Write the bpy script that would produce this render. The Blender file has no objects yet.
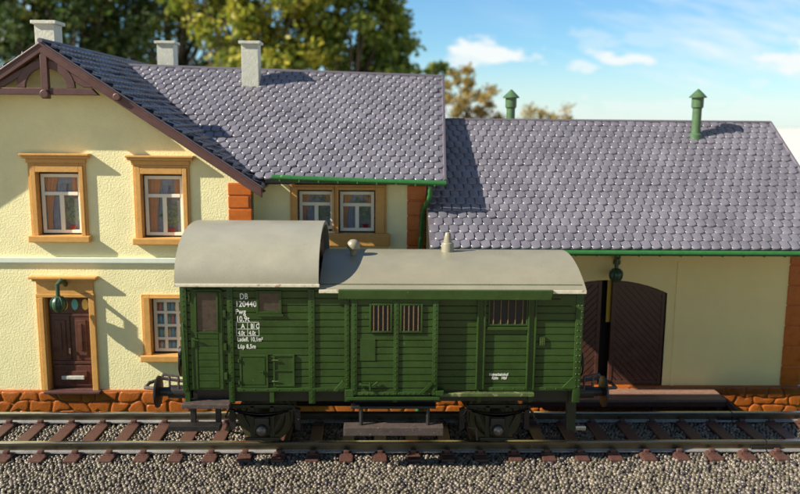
import bpy, bmesh, math, random
import numpy as np
from mathutils import Vector, Matrix
random.seed(7)
R = math.radians
scene = bpy.context.scene
COL = scene.collection

# ------------------------------------------------------------------ camera
CAM_LOC = Vector((0.0, -15.1, 5.98))
PITCH, YAW, ROLL = 9.0, -1.575, 0.5
CAM_M = Matrix.Rotation(R(YAW), 4, 'Z') @ Matrix.Rotation(R(90 - PITCH), 4, 'X') @ Matrix.Rotation(R(ROLL), 4, 'Z')
cd = bpy.data.cameras.new('camera'); cam = bpy.data.objects.new('camera', cd); COL.objects.link(cam)
cam.matrix_world = Matrix.Translation(CAM_LOC) @ CAM_M
cd.sensor_width = 36; cd.lens = 36; cd.clip_start = 0.1; cd.clip_end = 3000
cd.dof.use_dof = True; cd.dof.focus_distance = 15.6; cd.dof.aperture_fstop = 0.036 / 0.10
scene.camera = cam

# ------------------------------------------------------------------ sky, sun, exposure
SUN_TRAVEL = Vector((1.0, 0.29, -0.70)).normalized()
w = bpy.data.worlds.new('World'); scene.world = w; w.use_nodes = True
nt = w.node_tree; nt.nodes.clear()
out = nt.nodes.new('ShaderNodeOutputWorld'); bg = nt.nodes.new('ShaderNodeBackground')
sky = nt.nodes.new('ShaderNodeTexSky'); sky.sky_type = 'NISHITA'; sky.sun_disc = False
S = -SUN_TRAVEL
sky.sun_elevation = math.asin(S.z); sky.sun_rotation = math.atan2(S.x, S.y) % (2 * math.pi)
sky.air_density = 1.0; sky.dust_density = 0.15; sky.ozone_density = 1.0
bg.inputs['Strength'].default_value = 0.06
def wn(t, **k):
    n = nt.nodes.new(t)
    for a, b in k.items(): setattr(n, a, b)
    return n
def wl(a, b): nt.links.new(a, b)
def wmath(op, a, b=None, clamp=False):
    n = wn('ShaderNodeMath', operation=op, use_clamp=clamp)
    for i, v in enumerate((a, b)):
        if v is None: continue
        if isinstance(v, (int, float)): n.inputs[i].default_value = v
        else: wl(v, n.inputs[i])
    return n.outputs[0]
tc = wn('ShaderNodeTexCoord')
sep = wn('ShaderNodeSeparateXYZ'); wl(tc.outputs['Generated'], sep.inputs[0])
ysafe = wmath('MAXIMUM', sep.outputs[1], 0.05)
az = wmath('DIVIDE', sep.outputs[0], ysafe); el = wmath('DIVIDE', sep.outputs[2], ysafe)
comb = wn('ShaderNodeCombineXYZ'); wl(az, comb.inputs[0]); wl(wmath('MULTIPLY', el, 2.6), comb.inputs[1])
nz = wn('ShaderNodeTexNoise'); nz.inputs['Scale'].default_value = 14; nz.inputs['Detail'].default_value = 6; nz.inputs['Roughness'].default_value = 0.6
wl(comb.outputs[0], nz.inputs['Vector'])
nz2 = wn('ShaderNodeTexNoise'); nz2.inputs['Scale'].default_value = 3.2; nz2.inputs['Detail'].default_value = 5
wl(comb.outputs[0], nz2.inputs['Vector'])
# named cumulus puffs: azimuth, elevation, half sizes, strength (slopes against the +y axis)
puffs = [(.150, .082, .055, .020, 1.0), (.118, .076, .035, .012, .8), (.290, .074, .040, .012, .95), (.262, .068, .03, .009, .7), (.545, .088, .085, .022, 1.0),
         (.47, .048, .03, .010, .45), (.33, .10, .10, .012, .32), (.40, .085, .06, .010, .3), (.55, .02, .18, .020, .6), (.38, .005, .22, .03, .6),
         (.12, .01, .05, .02, .8), (.10, .04, .02, .01, .5), (-.6, .13, .2, .04, .6), (.9, .12, .2, .04, .8)]
acc = None
dn = wmath('MULTIPLY', wmath('SUBTRACT', nz.outputs[0], 0.5), 4.2)
for (a0, e0, sa, se, st) in puffs:
    da = wmath('DIVIDE', wmath('SUBTRACT', az, a0), sa); de = wmath('DIVIDE', wmath('SUBTRACT', el, e0), se)
    r2 = wmath('ADD', wmath('MULTIPLY', da, da), wmath('MULTIPLY', de, de))
    m = wmath('MULTIPLY', wmath('SUBTRACT', wmath('ADD', 1.0, dn), wmath('SQRT', r2)), 2.4, True)
    m = wmath('MULTIPLY', m, st)
    acc = m if acc is None else wmath('MAXIMUM', acc, m)
comb2 = wn('ShaderNodeCombineXYZ'); wl(az, comb2.inputs[0]); wl(wmath('ADD', wmath('MULTIPLY', el, 5.5), wmath('MULTIPLY', az, 1.2)), comb2.inputs[1])
wl(comb2.outputs[0], nz2.inputs['Vector']); nz2.inputs['Roughness'].default_value = .65
wisp = wmath('MULTIPLY', wmath('MULTIPLY', wmath('SUBTRACT', nz2.outputs[0], 0.45), 3.2, True), wmath('MULTIPLY', wmath('SUBTRACT', az, 0.10), 3.5, True))
hor = wmath('SUBTRACT', 0.55, wmath('MULTIPLY', wmath('ABSOLUTE', el), 6.5), True)
cover = wmath('MULTIPLY', wmath('MAXIMUM', acc, wmath('MAXIMUM', wisp, hor)), wmath('MULTIPLY', sep.outputs[1], 3.0, True))
tint = wn('ShaderNodeMix', data_type='RGBA', blend_type='MULTIPLY'); tint.inputs[0].default_value = 1
wl(sky.outputs[0], tint.inputs[6])
veil = wn('ShaderNodeMix', data_type='RGBA'); wl(wmath('MULTIPLY', sep.outputs[1], 1.3, True), veil.inputs[0])
veil.inputs[6].default_value = (1, 1, 1, 1); veil.inputs[7].default_value = (.72, 1.12, 1.44, 1); wl(veil.outputs[2], tint.inputs[7])
mx = wn('ShaderNodeMix', data_type='RGBA'); wl(cover, mx.inputs[0]); wl(tint.outputs[2], mx.inputs[6])
mx.inputs[7].default_value = (8.9, 9.4, 9.4, 1)
wl(mx.outputs[2], bg.inputs['Color']); wl(bg.outputs[0], out.inputs[0])

sl = bpy.data.lights.new('sun', 'SUN'); sl.energy = 5.0; sl.angle = R(0.5); sl.color = (1.0, 0.93, 0.80)
so = bpy.data.objects.new('sun', sl); COL.objects.link(so)
so.rotation_euler = SUN_TRAVEL.to_track_quat('-Z', 'Y').to_euler(); so.location = (-30, -10, 20)
scene.view_settings.view_transform = 'Standard'; scene.view_settings.look = 'None'
scene.view_settings.exposure = 0.80; scene.view_settings.gamma = 1.0
scene.view_settings.use_curve_mapping = False

# ------------------------------------------------------------------ measuring: photograph direction met with a real plane
def ray(px, py):
    return (CAM_M.to_3x3() @ Vector(((px - 400) / 800, (247 - py) / 800, -1)))
def at(px, py, Y):
    d = ray(px, py); t = (Y - CAM_LOC.y) / d.y
    return CAM_LOC + d * t
def X(px, py, Y): return at(px, py, Y).x
def Z(px, py, Y): return at(px, py, Y).z

# ------------------------------------------------------------------ materials
MATS = {}
def mat(name, col, rough=0.5, metal=0.0, bump=0.0, bscale=30, var=0.0, vscale=5, spec=0.5, coat=0.0, speck=None, sss=0.0):
    m = bpy.data.materials.new(name); m.use_nodes = True
    n = m.node_tree.nodes; l = m.node_tree.links; p = n['Principled BSDF']
    p.inputs['Base Color'].default_value = (*col, 1); p.inputs['Roughness'].default_value = rough
    p.inputs['Metallic'].default_value = metal; p.inputs['Specular IOR Level'].default_value = spec
    p.inputs['Coat Weight'].default_value = coat; p.inputs['Coat Roughness'].default_value = .15
    if sss: p.inputs['Subsurface Weight'].default_value = sss; p.inputs['Subsurface Scale'].default_value = .06; p.inputs['Subsurface Radius'].default_value = (1, .5, .25)
    tcn = n.new('ShaderNodeTexCoord')
    src = None
    if var:
        a = n.new('ShaderNodeTexNoise'); a.inputs['Scale'].default_value = vscale; a.inputs['Detail'].default_value = 8; a.inputs['Roughness'].default_value = .65
        l.new(tcn.outputs['Object'], a.inputs['Vector'])
        r = n.new('ShaderNodeMapRange'); r.inputs[1].default_value = .3; r.inputs[2].default_value = .7
        r.inputs[3].default_value = 1 - var; r.inputs[4].default_value = 1 + var
        l.new(a.outputs[0], r.inputs[0])
        mm = n.new('ShaderNodeMix'); mm.data_type = 'RGBA'; mm.blend_type = 'MULTIPLY'; mm.inputs[0].default_value = 1
        mm.inputs[6].default_value = (*col, 1); l.new(r.outputs[0], mm.inputs[7]); src = mm.outputs[2]
        rr = n.new('ShaderNodeMapRange'); rr.inputs[1].default_value = .3; rr.inputs[2].default_value = .7
        rr.inputs[3].default_value = max(.05, rough - .08); rr.inputs[4].default_value = min(1, rough + .1)
        l.new(a.outputs[0], rr.inputs[0]); l.new(rr.outputs[0], p.inputs['Roughness'])
    if speck:
        (sc, ths, amt, sz) = speck
        v = n.new('ShaderNodeTexNoise'); v.inputs['Scale'].default_value = sz; v.inputs['Detail'].default_value = 4
        l.new(tcn.outputs['Object'], v.inputs['Vector'])
        g = n.new('ShaderNodeMapRange'); g.inputs[1].default_value = ths; g.inputs[2].default_value = ths + .05; g.inputs[4].default_value = amt
        l.new(v.outputs[0], g.inputs[0])
        mm = n.new('ShaderNodeMix'); mm.data_type = 'RGBA'
        if src: l.new(src, mm.inputs[6])
        else: mm.inputs[6].default_value = (*col, 1)
        mm.inputs[7].default_value = (*sc, 1); l.new(g.outputs[0], mm.inputs[0]); src = mm.outputs[2]
    if src: l.new(src, p.inputs['Base Color'])
    if bump:
        b = n.new('ShaderNodeBump'); b.inputs['Strength'].default_value = min(1, bump); b.inputs['Distance'].default_value = .02 * max(1, bump)
        a = n.new('ShaderNodeTexNoise'); a.inputs['Scale'].default_value = bscale; a.inputs['Detail'].default_value = 3
        l.new(tcn.outputs['Object'], a.inputs['Vector']); l.new(a.outputs[0], b.inputs['Height']); l.new(b.outputs[0], p.inputs['Normal'])
    MATS[name] = m
    return m
WALL = mat('cream_stucco', (.90, .83, .46), .42, bump=.5, bscale=25, var=.07, vscale=2)
WALL2 = mat('smooth_cream_wall', (.95, .77, .34), .5, bump=.25, bscale=5, var=.04, vscale=1.5)
TILE = mat('slate_tile', (.170, .158, .184), .27, bump=.10, bscale=40, var=.2, vscale=1.1, spec=.8, speck=((.36, .33, .30), .70, .5, 9))
TILEB = mat('slate_tile_ground', (.12, .105, .125), .5)
OCHRE = mat('ochre_trim', (.62, .33, .09), .42, bump=.2, bscale=40, var=.10, vscale=7, sss=.08)
ORANGE = mat('orange_quoin', (.52, .13, .015), .3, bump=.15, bscale=30, var=.15, vscale=6, sss=.08)
BROWN = mat('brown_timber', (.10, .045, .04), .42, bump=.2, bscale=50, var=.15, vscale=6)
DARKBROWN = mat('dark_brown_door', (.075, .032, .022), .38, var=.2, vscale=5)
MIDBROWN = mat('brown_door', (.11, .045, .03), .28, var=.2, vscale=5)
WHITE = mat('cream_white_sash', (.85, .84, .70), .4, var=.05)
BAND = mat('pale_string_course', (.74, .80, .66), .4, var=.04)
CHIM = mat('pale_grey_green_chimney', (.58, .58, .49), .55, bump=.4, bscale=25, var=.12, vscale=9, speck=((.75, .73, .45), .66, .7, 6))
GREENP = mat('green_gutter', (.03, .14, .035), .3, var=.12, vscale=9, speck=((.30, .42, .18), .69, .8, 11))
VENTG = mat('green_vent', (.075, .14, .065), .35, var=.2, vscale=9)
LAMPG = mat('dark_green_lamp', (.035, .085, .045), .3, var=.1)
WG = mat('wagon_green', (.029, .062, .013), .30, spec=.3, bump=.15, bscale=60, var=.24, vscale=3, speck=((.17, .17, .09), .70, .55, 15))
CAPM = mat('oily_axle_cap', (.16, .15, .13), .3, metal=.6, var=.3, vscale=20)
WHEELM = mat('olive_wheel', (.05, .045, .016), .4, var=.25, vscale=5)
WGD = mat('underframe_green_black', (.020, .024, .010), .5, var=.25, vscale=8)
BLACK = mat('black_plastic', (.018, .016, .015), .38, bump=.2, bscale=40, var=.2, vscale=10)
RUSTY = mat('brown_black_step', (.075, .055, .048), .5, bump=.5, bscale=50, var=.3, vscale=14, speck=((.30, .27, .22), .66, .6, 22))
ROOFM = mat('wagon_roof_grey', (.262, .240, .168), .36, bump=.14, bscale=45, var=.09, vscale=1.6, speck=((.14, .11, .08), .715, .7, 13))
ROOFLIT = mat('sunlit_grey_raised_roof', (.34, .32, .245), .36, bump=.14, bscale=45, var=.08, vscale=1.6, metal=.12, speck=((.14, .11, .08), .73, .6, 13))  # same roof paint made lighter: sun sheen put into the colour
LIP = mat('worn_roof_edge', (.62, .58, .45), .45, var=.15, vscale=12, speck=((.35, .2, .12), .6, .8, 8))
WORN = mat('worn_green_ledge', (.07, .10, .03), .45, var=.3, vscale=8, speck=((.30, .27, .15), .58, .7, 10))
LETTER = mat('white_lettering', (.78, .78, .72), .5)
DGLASS = mat('dirty_brown_glass', (.050, .036, .026), .2, var=.5, vscale=9, speck=((.30, .22, .13), .68, .7, 7))
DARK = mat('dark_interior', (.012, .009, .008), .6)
RAIL = mat('nickel_rail', (.60, .57, .46), .24, metal=1.0, var=.05, vscale=1.5)
WEB = mat('rail_side_dark_reflection', (.20, .18, .12), .33, metal=.9, var=.15, vscale=2)  # rail sides darkened: reflection of dark surroundings put into the colour
RAILFOOT = mat('sunlit_rail_foot', (.62, .60, .58), .3, metal=.7, var=.15, vscale=4)  # foot lightened: sun reflected by its slope, put into the colour
SLEEP = mat('red_brown_sleeper', (.095, .043, .032), .45, bump=.5, bscale=35, var=.15, vscale=8)
STEEL = mat('bright_steel', (.5, .48, .45), .25, metal=.9)
GRILLE = mat('grille_tan', (.13, .085, .04), .45, var=.2, vscale=15)
YELLOW = mat('yellow_strip', (.60, .36, .02), .4)
CURT = mat('orange_curtain', (.62, .24, .03), .6, var=.15)
BLUEC = mat('blue_net_curtain', (.22, .27, .38), .6, var=.25, vscale=9)
LEAFP = mat('pot_plant_green', (.05, .14, .03), .5, var=.3, vscale=30)
REDP = mat('red_pot', (.24, .015, .02), .35)
ROOMD = mat('dim_room', (.20, .22, .28), .3, var=.4, vscale=6, spec=.8)
GLASS = mat('window_glass', (1, 1, 1), .03)
GLASS.node_tree.nodes['Principled BSDF'].inputs['Alpha'].default_value = .12
GLASS.node_tree.nodes['Principled BSDF'].inputs['Specular IOR Level'].default_value = 1
BOARD = mat('loading_board', (.26, .15, .105), .45, bump=.4, bscale=30, var=.2, vscale=8)
BARK = mat('tree_bark', (.07, .05, .035), .8, bump=1, bscale=6)
JARS = [mat('jar_' + n, c, .4) for n, c in (('yellow', (.8, .6, .12)), ('blue', (.10, .38, .55)), ('red', (.7, .16, .10)), ('teal', (.15, .5, .45)), ('tan', (.75, .55, .35)))]

STONE = mat('orange_fieldstone', (.36, .098, .014), .38, bump=.35, bscale=22, var=.22, vscale=3.5)

# ------------------------------------------------------------------ mesh builder
class MB:
    def __init__(s): s.v = []; s.f = []; s.m = []; s.sm = []
    def add(s, vs, fs, mi=0, smooth=False):
        o = len(s.v); s.v += [tuple(v) for v in vs]; s.f += [tuple(i + o for i in f) for f in fs]; s.m += [mi] * len(fs); s.sm += [smooth] * len(fs); return s
    def box(s, x0, x1, y0, y1, z0, z1, mi=0, b=0.0):
        if x0 > x1: x0, x1 = x1, x0
        if y0 > y1: y0, y1 = y1, y0
        if z0 > z1: z0, z1 = z1, z0
        b = min(b, (x1 - x0) * .45, (y1 - y0) * .45, (z1 - z0) * .45)
        if b <= 0:
            vs = [(x, y, z) for x in (x0, x1) for y in (y0, y1) for z in (z0, z1)]
            return s.add(vs, [(0, 1, 3, 2), (4, 6, 7, 5), (0, 4, 5, 1), (2, 3, 7, 6), (0, 2, 6, 4), (1, 5, 7, 3)], mi)
        bm = bmesh.new(); bmesh.ops.create_cube(bm, size=1)
        for v in bm.verts:
            v.co = ((x0 + x1) / 2 + v.co.x * (x1 - x0), (y0 + y1) / 2 + v.co.y * (y1 - y0), (z0 + z1) / 2 + v.co.z * (z1 - z0))
        bmesh.ops.bevel(bm, geom=bm.edges[:], offset=b, segments=2, affect='EDGES', profile=.6)
        bm.verts.index_update(); s.add([v.co[:] for v in bm.verts], [[v.index for v in f.verts] for f in bm.faces], mi); bm.free(); return s
    def prism(s, pts, a0, a1, axis='y', mi=0, smooth=False, caps=True):
        n = len(pts)
        def mk(p, a): return {'y': (p[0], a, p[1]), 'x': (a, p[0], p[1]), 'z': (p[0], p[1], a)}[axis]
        vs = [mk(p, a0) for p in pts] + [mk(p, a1) for p in pts]
        s.add(vs, [(i, (i + 1) % n, n + (i + 1) % n, n + i) for i in range(n)], mi, smooth)
        if caps: s.add(vs, [tuple(range(n)), tuple(range(2 * n - 1, n - 1, -1))], mi)
        return s
    def tube(s, pts, r, n=10, mi=0, caps=True):
        pts = [Vector(p) for p in pts]; rs = r if isinstance(r, (list, tuple)) else [r] * len(pts); vs = []
        for i, p in enumerate(pts):
            d = (pts[min(i + 1, len(pts) - 1)] - pts[max(i - 1, 0)]).normalized()
            a = d.orthogonal() if i == 0 else (a - d * a.dot(d))
            a = a.normalized(); b = d.cross(a)
            for k in range(n):
                t = 2 * math.pi * k / n; vs.append(p + (a * math.cos(t) + b * math.sin(t)) * rs[i])
        fs = [(i * n + k, i * n + (k + 1) % n, (i + 1) * n + (k + 1) % n, (i + 1) * n + k) for i in range(len(pts) - 1) for k in range(n)]
        s.add(vs, fs, mi, True)
        if caps: s.add(vs[:n], [tuple(range(n))], mi); s.add(vs[-n:], [tuple(range(n))], mi)
        return s
    def lathe(s, c, prof, n=20, axis='z', mi=0):   # prof: (radius, height)
        vs = []
        for (r, h) in prof:
            for k in range(n):
                t = 2 * math.pi * k / n; a, b = r * math.cos(t), r * math.sin(t)
                vs.append({'z': (c[0] + a, c[1] + b, c[2] + h), 'x': (c[0] + h, c[1] + a, c[2] + b), 'y': (c[0] + a, c[1] + h, c[2] + b)}[axis])
        m = len(prof)
        s.add(vs, [(i * n + k, i * n + (k + 1) % n, (i + 1) * n + (k + 1) % n, (i + 1) * n + k) for i in range(m - 1) for k in range(n)], mi, True)
        s.add(vs[:n], [tuple(range(n))], mi); s.add(vs[-n:], [tuple(range(n))], mi); return s
    def dot(s, x, y, z, r, mi=0, n=6, flat=.6):     # a rivet head facing -y
        vs = [(x, y - r * flat, z)]
        for (q, h) in ((.6, .8), (1, 0)):
            for k in range(n):
                t = 2 * math.pi * k / n; vs.append((x + r * q * math.cos(t), y - r * flat * h, z + r * q * math.sin(t)))
        s.add(vs, [(0, 1 + (k + 1) % n, 1 + k) for k in range(n)] + [(1 + k, 1 + (k + 1) % n, 1 + n + (k + 1) % n, 1 + n + k) for k in range(n)], mi, True); return s
    def build(s, name, mats, parent=None, bevel=0.0, rel=True, sharp=38):
        me = bpy.data.meshes.new(name)
        off = Vector((0, 0, 0)); p = parent
        while p is not None and rel: off += p.location; p = p.parent
        me.from_pydata([(v[0] - off.x, v[1] - off.y, v[2] - off.z) for v in s.v], [], s.f)
        if not isinstance(mats, (list, tuple)): mats = [mats]
        for m in mats: me.materials.append(m)
        me.polygons.foreach_set('material_index', s.m); me.polygons.foreach_set('use_smooth', s.sm); me.update()
        bm = bmesh.new(); bm.from_mesh(me); bmesh.ops.remove_doubles(bm, verts=bm.verts, dist=1e-5); bmesh.ops.recalc_face_normals(bm, faces=bm.faces); bm.to_mesh(me); bm.free()
        if any(s.sm): me.set_sharp_from_angle(angle=R(sharp))
        o = bpy.data.objects.new(name, me); COL.objects.link(o)
        if parent: o.parent = parent
        if bevel:
            bv = o.modifiers.new('bevel', 'BEVEL'); bv.width = bevel; bv.segments = 2; bv.limit_method = 'ANGLE'; bv.angle_limit = R(40)
        return o
def tag(o, label=None, cat=None, group=None, kind=None):
    if label: o['label'] = label
    if cat: o['category'] = cat
    if group: o['group'] = group
    if kind: o['kind'] = kind
    return o
def thing(name, label, cat, loc=(0, 0, 0), group=None):
    o = bpy.data.objects.new(name, None); COL.objects.link(o); o.location = loc; o.empty_display_size = .3
    return tag(o, label, cat, group)
def sheet(outline, holes, Y, name, m, parent, rel_bump=None):
    """upright wall sheet in plane y=Y, outline and holes as (x,z) loops"""
    bm = bmesh.new(); es = []
    for loop in [outline] + holes:
        vs = [bm.verts.new((p[0], Y, p[1])) for p in loop]
        es += [bm.edges.new((vs[i], vs[(i + 1) % len(vs)])) for i in range(len(vs))]
    bmesh.ops.triangle_fill(bm, use_beauty=True, use_dissolve=False, edges=es, normal=(0, -1, 0))
    bm.verts.index_update()
    mb = MB(); mb.add([v.co[:] for v in bm.verts], [[v.index for v in f.verts] for f in bm.faces]); bm.free()
    return mb
def rect(x0, x1, z0, z1): return [(x0, z0), (x1, z0), (x1, z1), (x0, z1)]

def fieldstones(m, x0, x1, yf_, z0, z1, seed, wmean=.46, hmean=.25):
    rnd = random.Random(seed); rows = max(1, round((z1 - z0) / hmean)); nx = max(2, round((x1 - x0) / wmean)); W_ = (x1 - x0) / nx; H_ = (z1 - z0) / rows
    jit = {}
    def corner(i2, j):                                              # shared corner on the half-step lattice
        if (i2, j) not in jit:
            jx = rnd.uniform(-.24, .24) * W_; jz_ = rnd.uniform(-.30, .30) * H_ if 0 < j < rows else 0
            jit[(i2, j)] = (min(x1, max(x0, x0 + i2 * W_ / 2 + jx)), z0 + j * H_ + jz_)
        return jit[(i2, j)]
    for j in range(rows):
        for i in range(-1, nx + 1):
            a = 2 * i + (j % 2)
            P_ = [corner(a, j), corner(a + 1, j), corner(a + 2, j), corner(a + 2, j + 1), corner(a + 1, j + 1), corner(a, j + 1)]
            P_ = [p for q, p in enumerate(P_) if math.dist(p, P_[q - 1]) > .03]
            if len(P_) < 3 or max(p[0] for p in P_) - min(p[0] for p in P_) < .12: continue
            cx_, cz_ = sum(p[0] for p in P_) / len(P_), sum(p[1] for p in P_) / len(P_)
            for _ in range(2):
                P_ = [q for k in range(len(P_)) for q in ((P_[k][0] * .8 + P_[(k + 1) % len(P_)][0] * .2, P_[k][1] * .8 + P_[(k + 1) % len(P_)][1] * .2), (P_[k][0] * .2 + P_[(k + 1) % len(P_)][0] * .8, P_[k][1] * .2 + P_[(k + 1) % len(P_)][1] * .8))]
            n_ = len(P_); vs = []
            pr_ = rnd.uniform(.018, .030)
            for (ins, dep) in ((.014, 0), (.018, pr_ * .55), (.034, pr_ * .9), (.07, pr_)):
                for (px2, pz2) in P_:
                    L_2 = math.hypot(px2 - cx_, pz2 - cz_) + 1e-6; f_ = max(0, 1 - ins / L_2)
                    vs.append((cx_ + (px2 - cx_) * f_, yf_ - dep, cz_ + (pz2 - cz_) * f_))
            m.add(vs, [(r * n_ + k, r * n_ + (k + 1) % n_, (r + 1) * n_ + (k + 1) % n_, (r + 1) * n_ + k) for r in range(3) for k in range(n_)] + [tuple(range(3 * n_, 4 * n_))], 0, True)
    return m

# ================================================================== GROUND
GZ = -1.3
g = MB(); n = 0
g.add([(-900, -300, GZ), (900, -300, GZ), (900, 1500, GZ), (-900, 1500, GZ)], [(0, 1, 2, 3)])
GRASS = mat('lawn_green', (.06, .12, .02), .8, bump=1.5, bscale=14, var=.4, vscale=1.3)
tag(g.build('ground', GRASS), kind='structure')

SKYGROUND = mat('white_sky_ground', (.62, .62, .56), .8, bump=.3, bscale=3, var=.08, vscale=.4)  # pale ground added to stand in for white sky beyond the shed
tm = MB(); tm.box(-400, 900, 17, 1400, GZ - .1, GZ + .02); tag(tm.build('added_ground', SKYGROUND), kind='structure')
BOUNCE = mat('warm_bounce_ground', (.36, .29, .17), .85, bump=.4, bscale=4, var=.1, vscale=.5)  # unseen ground added in front, bounces warm light onto the shaded walls
fm = MB(); fm.box(-200, 200, -250, -8.2, GZ - .1, GZ + .02); tag(fm.build('added_ground', BOUNCE), kind='structure')
# ballast bed (solid) and its embossed stones
BZ = -.275
BED = mat('ballast_bed', (.035, .028, .030), .8, bump=1, bscale=30, var=.3, vscale=12)
b = MB(); b.prism([(-7.5, GZ + .01), (-6.6, BZ), (1.20, BZ), (1.5, GZ + .01)], -40, 40, 'x')
tag(b.build('ballast_bed', BED), kind='structure')
def ballast():
    bm = bmesh.new(); bmesh.ops.create_icosphere(bm, subdivisions=2, radius=1.0)
    V = np.array([v.co[:] for v in bm.verts]); F = np.array([[v.index for v in f.verts] for f in bm.faces]); bm.free()
    rng = np.random.default_rng(3); sp = .077
    xs = np.arange(-10.5, 11, sp); ys = np.arange(-4.2, 1.24, sp)
    P = []
    for j, y in enumerate(ys):
        for x in xs:
            P.append((x + (j % 2) * sp / 2 + rng.normal() * .013, y + rng.normal() * .013))
    P = np.array(P); fx = np.abs((P[:, 0] - 5.08 + .31425) % .6285 - .31425); P = P[~((fx < .12) & (np.abs(P[:, 1]) < 1.17))]; N = len(P)
    z = np.where(P[:, 1] > 1.2, BZ - (P[:, 1] - 1.2) * 2.1, BZ)
    rad = rng.uniform(.029, .043, N)
    sc = np.stack([rad * rng.uniform(.8, 1.1, N), rad * rng.uniform(.85, 1.3, N), rad * rng.uniform(.9, 1.5, N)], 1)
    ang = rng.uniform(0, 6.28, N); c, s_ = np.cos(ang), np.sin(ang)
    noise = 1 + rng.normal(0, .09, (N, len(V), 1))
    L = V[None] * noise
    # slightly squared stones
    L = np.sign(L) * np.abs(L) ** .85
    L = L * sc[:, None, :]
    Xr = L[:, :, 0] * c[:, None] - L[:, :, 1] * s_[:, None]; Yr = L[:, :, 0] * s_[:, None] + L[:, :, 1] * c[:, None]
    # lean
    Zr = L[:, :, 2]
    A = np.stack([Xr + P[:, 0:1], Yr + P[:, 1:2], Zr + z[:, None] + .012], 2).reshape(-1, 3)
    FF = (F[None] + (np.arange(N) * len(V))[:, None, None]).reshape(-1, 3)
    me = bpy.data.meshes.new('ballast')
    me.vertices.add(len(A)); me.vertices.foreach_set('co', A.ravel().astype(np.float32))
    me.loops.add(FF.size); me.loops.foreach_set('vertex_index', FF.ravel().astype(np.int32))
    me.polygons.add(len(FF)); me.polygons.foreach_set('loop_start', np.arange(0, FF.size, 3, dtype=np.int32)); me.polygons.foreach_set('loop_total', np.full(len(FF), 3, dtype=np.int32))
    me.polygons.foreach_set('use_smooth', np.ones(len(FF), dtype=bool)); me.update(); me.validate()
    m = bpy.data.materials.new('ballast_stone'); m.use_nodes = True; nn = m.node_tree.nodes; ll = m.node_tree.links; p = nn['Principled BSDF']
    p.inputs['Roughness'].default_value = .30
    gi = nn.new('ShaderNodeNewGeometry'); cr = nn.new('ShaderNodeValToRGB'); ll.new(gi.outputs['Random Per Island'], cr.inputs[0])
    e = cr.color_ramp.elements; e[0].position = 0; e[0].color = (.04, .032, .038, 1); e[1].position = 1; e[1].color = (.22, .185, .125, 1)
    q = e.new(.3); q.color = (.10, .083, .058, 1); q = e.new(.65); q.color = (.145, .123, .080, 1); q = e.new(.93); q.color = (.22, .18, .15, 1)
    ll.new(cr.outputs[0], p.inputs['Base Color'])
    me.materials.append(m)
    o = bpy.data.objects.new('ballast', me); COL.objects.link(o)
    tag(o, 'grey and tan moulded ballast stones around and in front of the rails', 'ballast', kind='stuff')
ballast()

# ================================================================== TRACK
JX = 7.42
def rail_mb(x0, x1, yc, sgn):
    prof = [(-.085, -.2), (.085, -.2), (.085, -.178), (.022, -.155), (.022, -.066), (.05, -.052), (.05, -.012), (.038, 0), (-.038, 0), (-.05, -.012), (-.05, -.052), (-.022, -.066), (-.022, -.155), (-.085, -.178)]
    m = MB(); m.prism([(yc + a, z) for a, z in prof], x0, x1, 'x')
    m.m = [1 if i in (3, 4, 5, 9, 10, 11) else 2 if i in (1, 2, 12, 13) else 0 for i in range(len(m.f))]
    return m
def sleeper_mb():
    m = MB(); m.box(-.125, .125, -1.18, 1.18, -.3, -.19, b=.018)
    for yc in (-.7575, .7575):
        m.box(-.10, .10, yc - .2, yc + .2, -.195, -.172, b=.012)
        for s in (-1, 1):
            m.box(-.055, .055, yc + s * .135 - .045, yc + s * .135 + .045, -.18, -.105, b=.02)
    return m
def track(x0, x1, label, first):
    t = thing('railway_track', label, 'track', ((x0 + x1) / 2, 0, BZ), 'sections of model railway track')
    cx = (x0 + x1) / 2
    for yc in (-.7575, .7575):
        o = rail_mb(x0, x1, yc, 1).build('rail', [RAIL, WEB, RAILFOOT], t)
        jm = MB(); e = x1 if first else x0; s = -1 if first else 1
        for q in (-1, 1): jm.box(e, e + s * .28, yc + q * .03, yc + q * .052, -.165, -.09, b=.006)
        jm.build('fishplate', BLACK, o)
    k0 = math.ceil((x0 + .12 - 5.08) / .6285); k1 = math.floor((x1 - .12 - 5.08) / .6285)
    sl0 = None
    for k in range(k0, k1 + 1):
        x = 5.08 + k * .6285
        if sl0 is None: sl0 = sleeper_mb().build('sleeper', SLEEP, t, rel=False); sl0.location = (x - cx, 0, -BZ); o = sl0
        else: o = sl0.copy(); COL.objects.link(o); o.parent = t; o.location = (x - cx, 0, -BZ)
    return t
track(-16, JX - .012, 'long track section with brown sleepers carrying the green van', True)
track(JX + .012, 16, 'short track section beyond the rail joint at the right edge', False)

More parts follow.
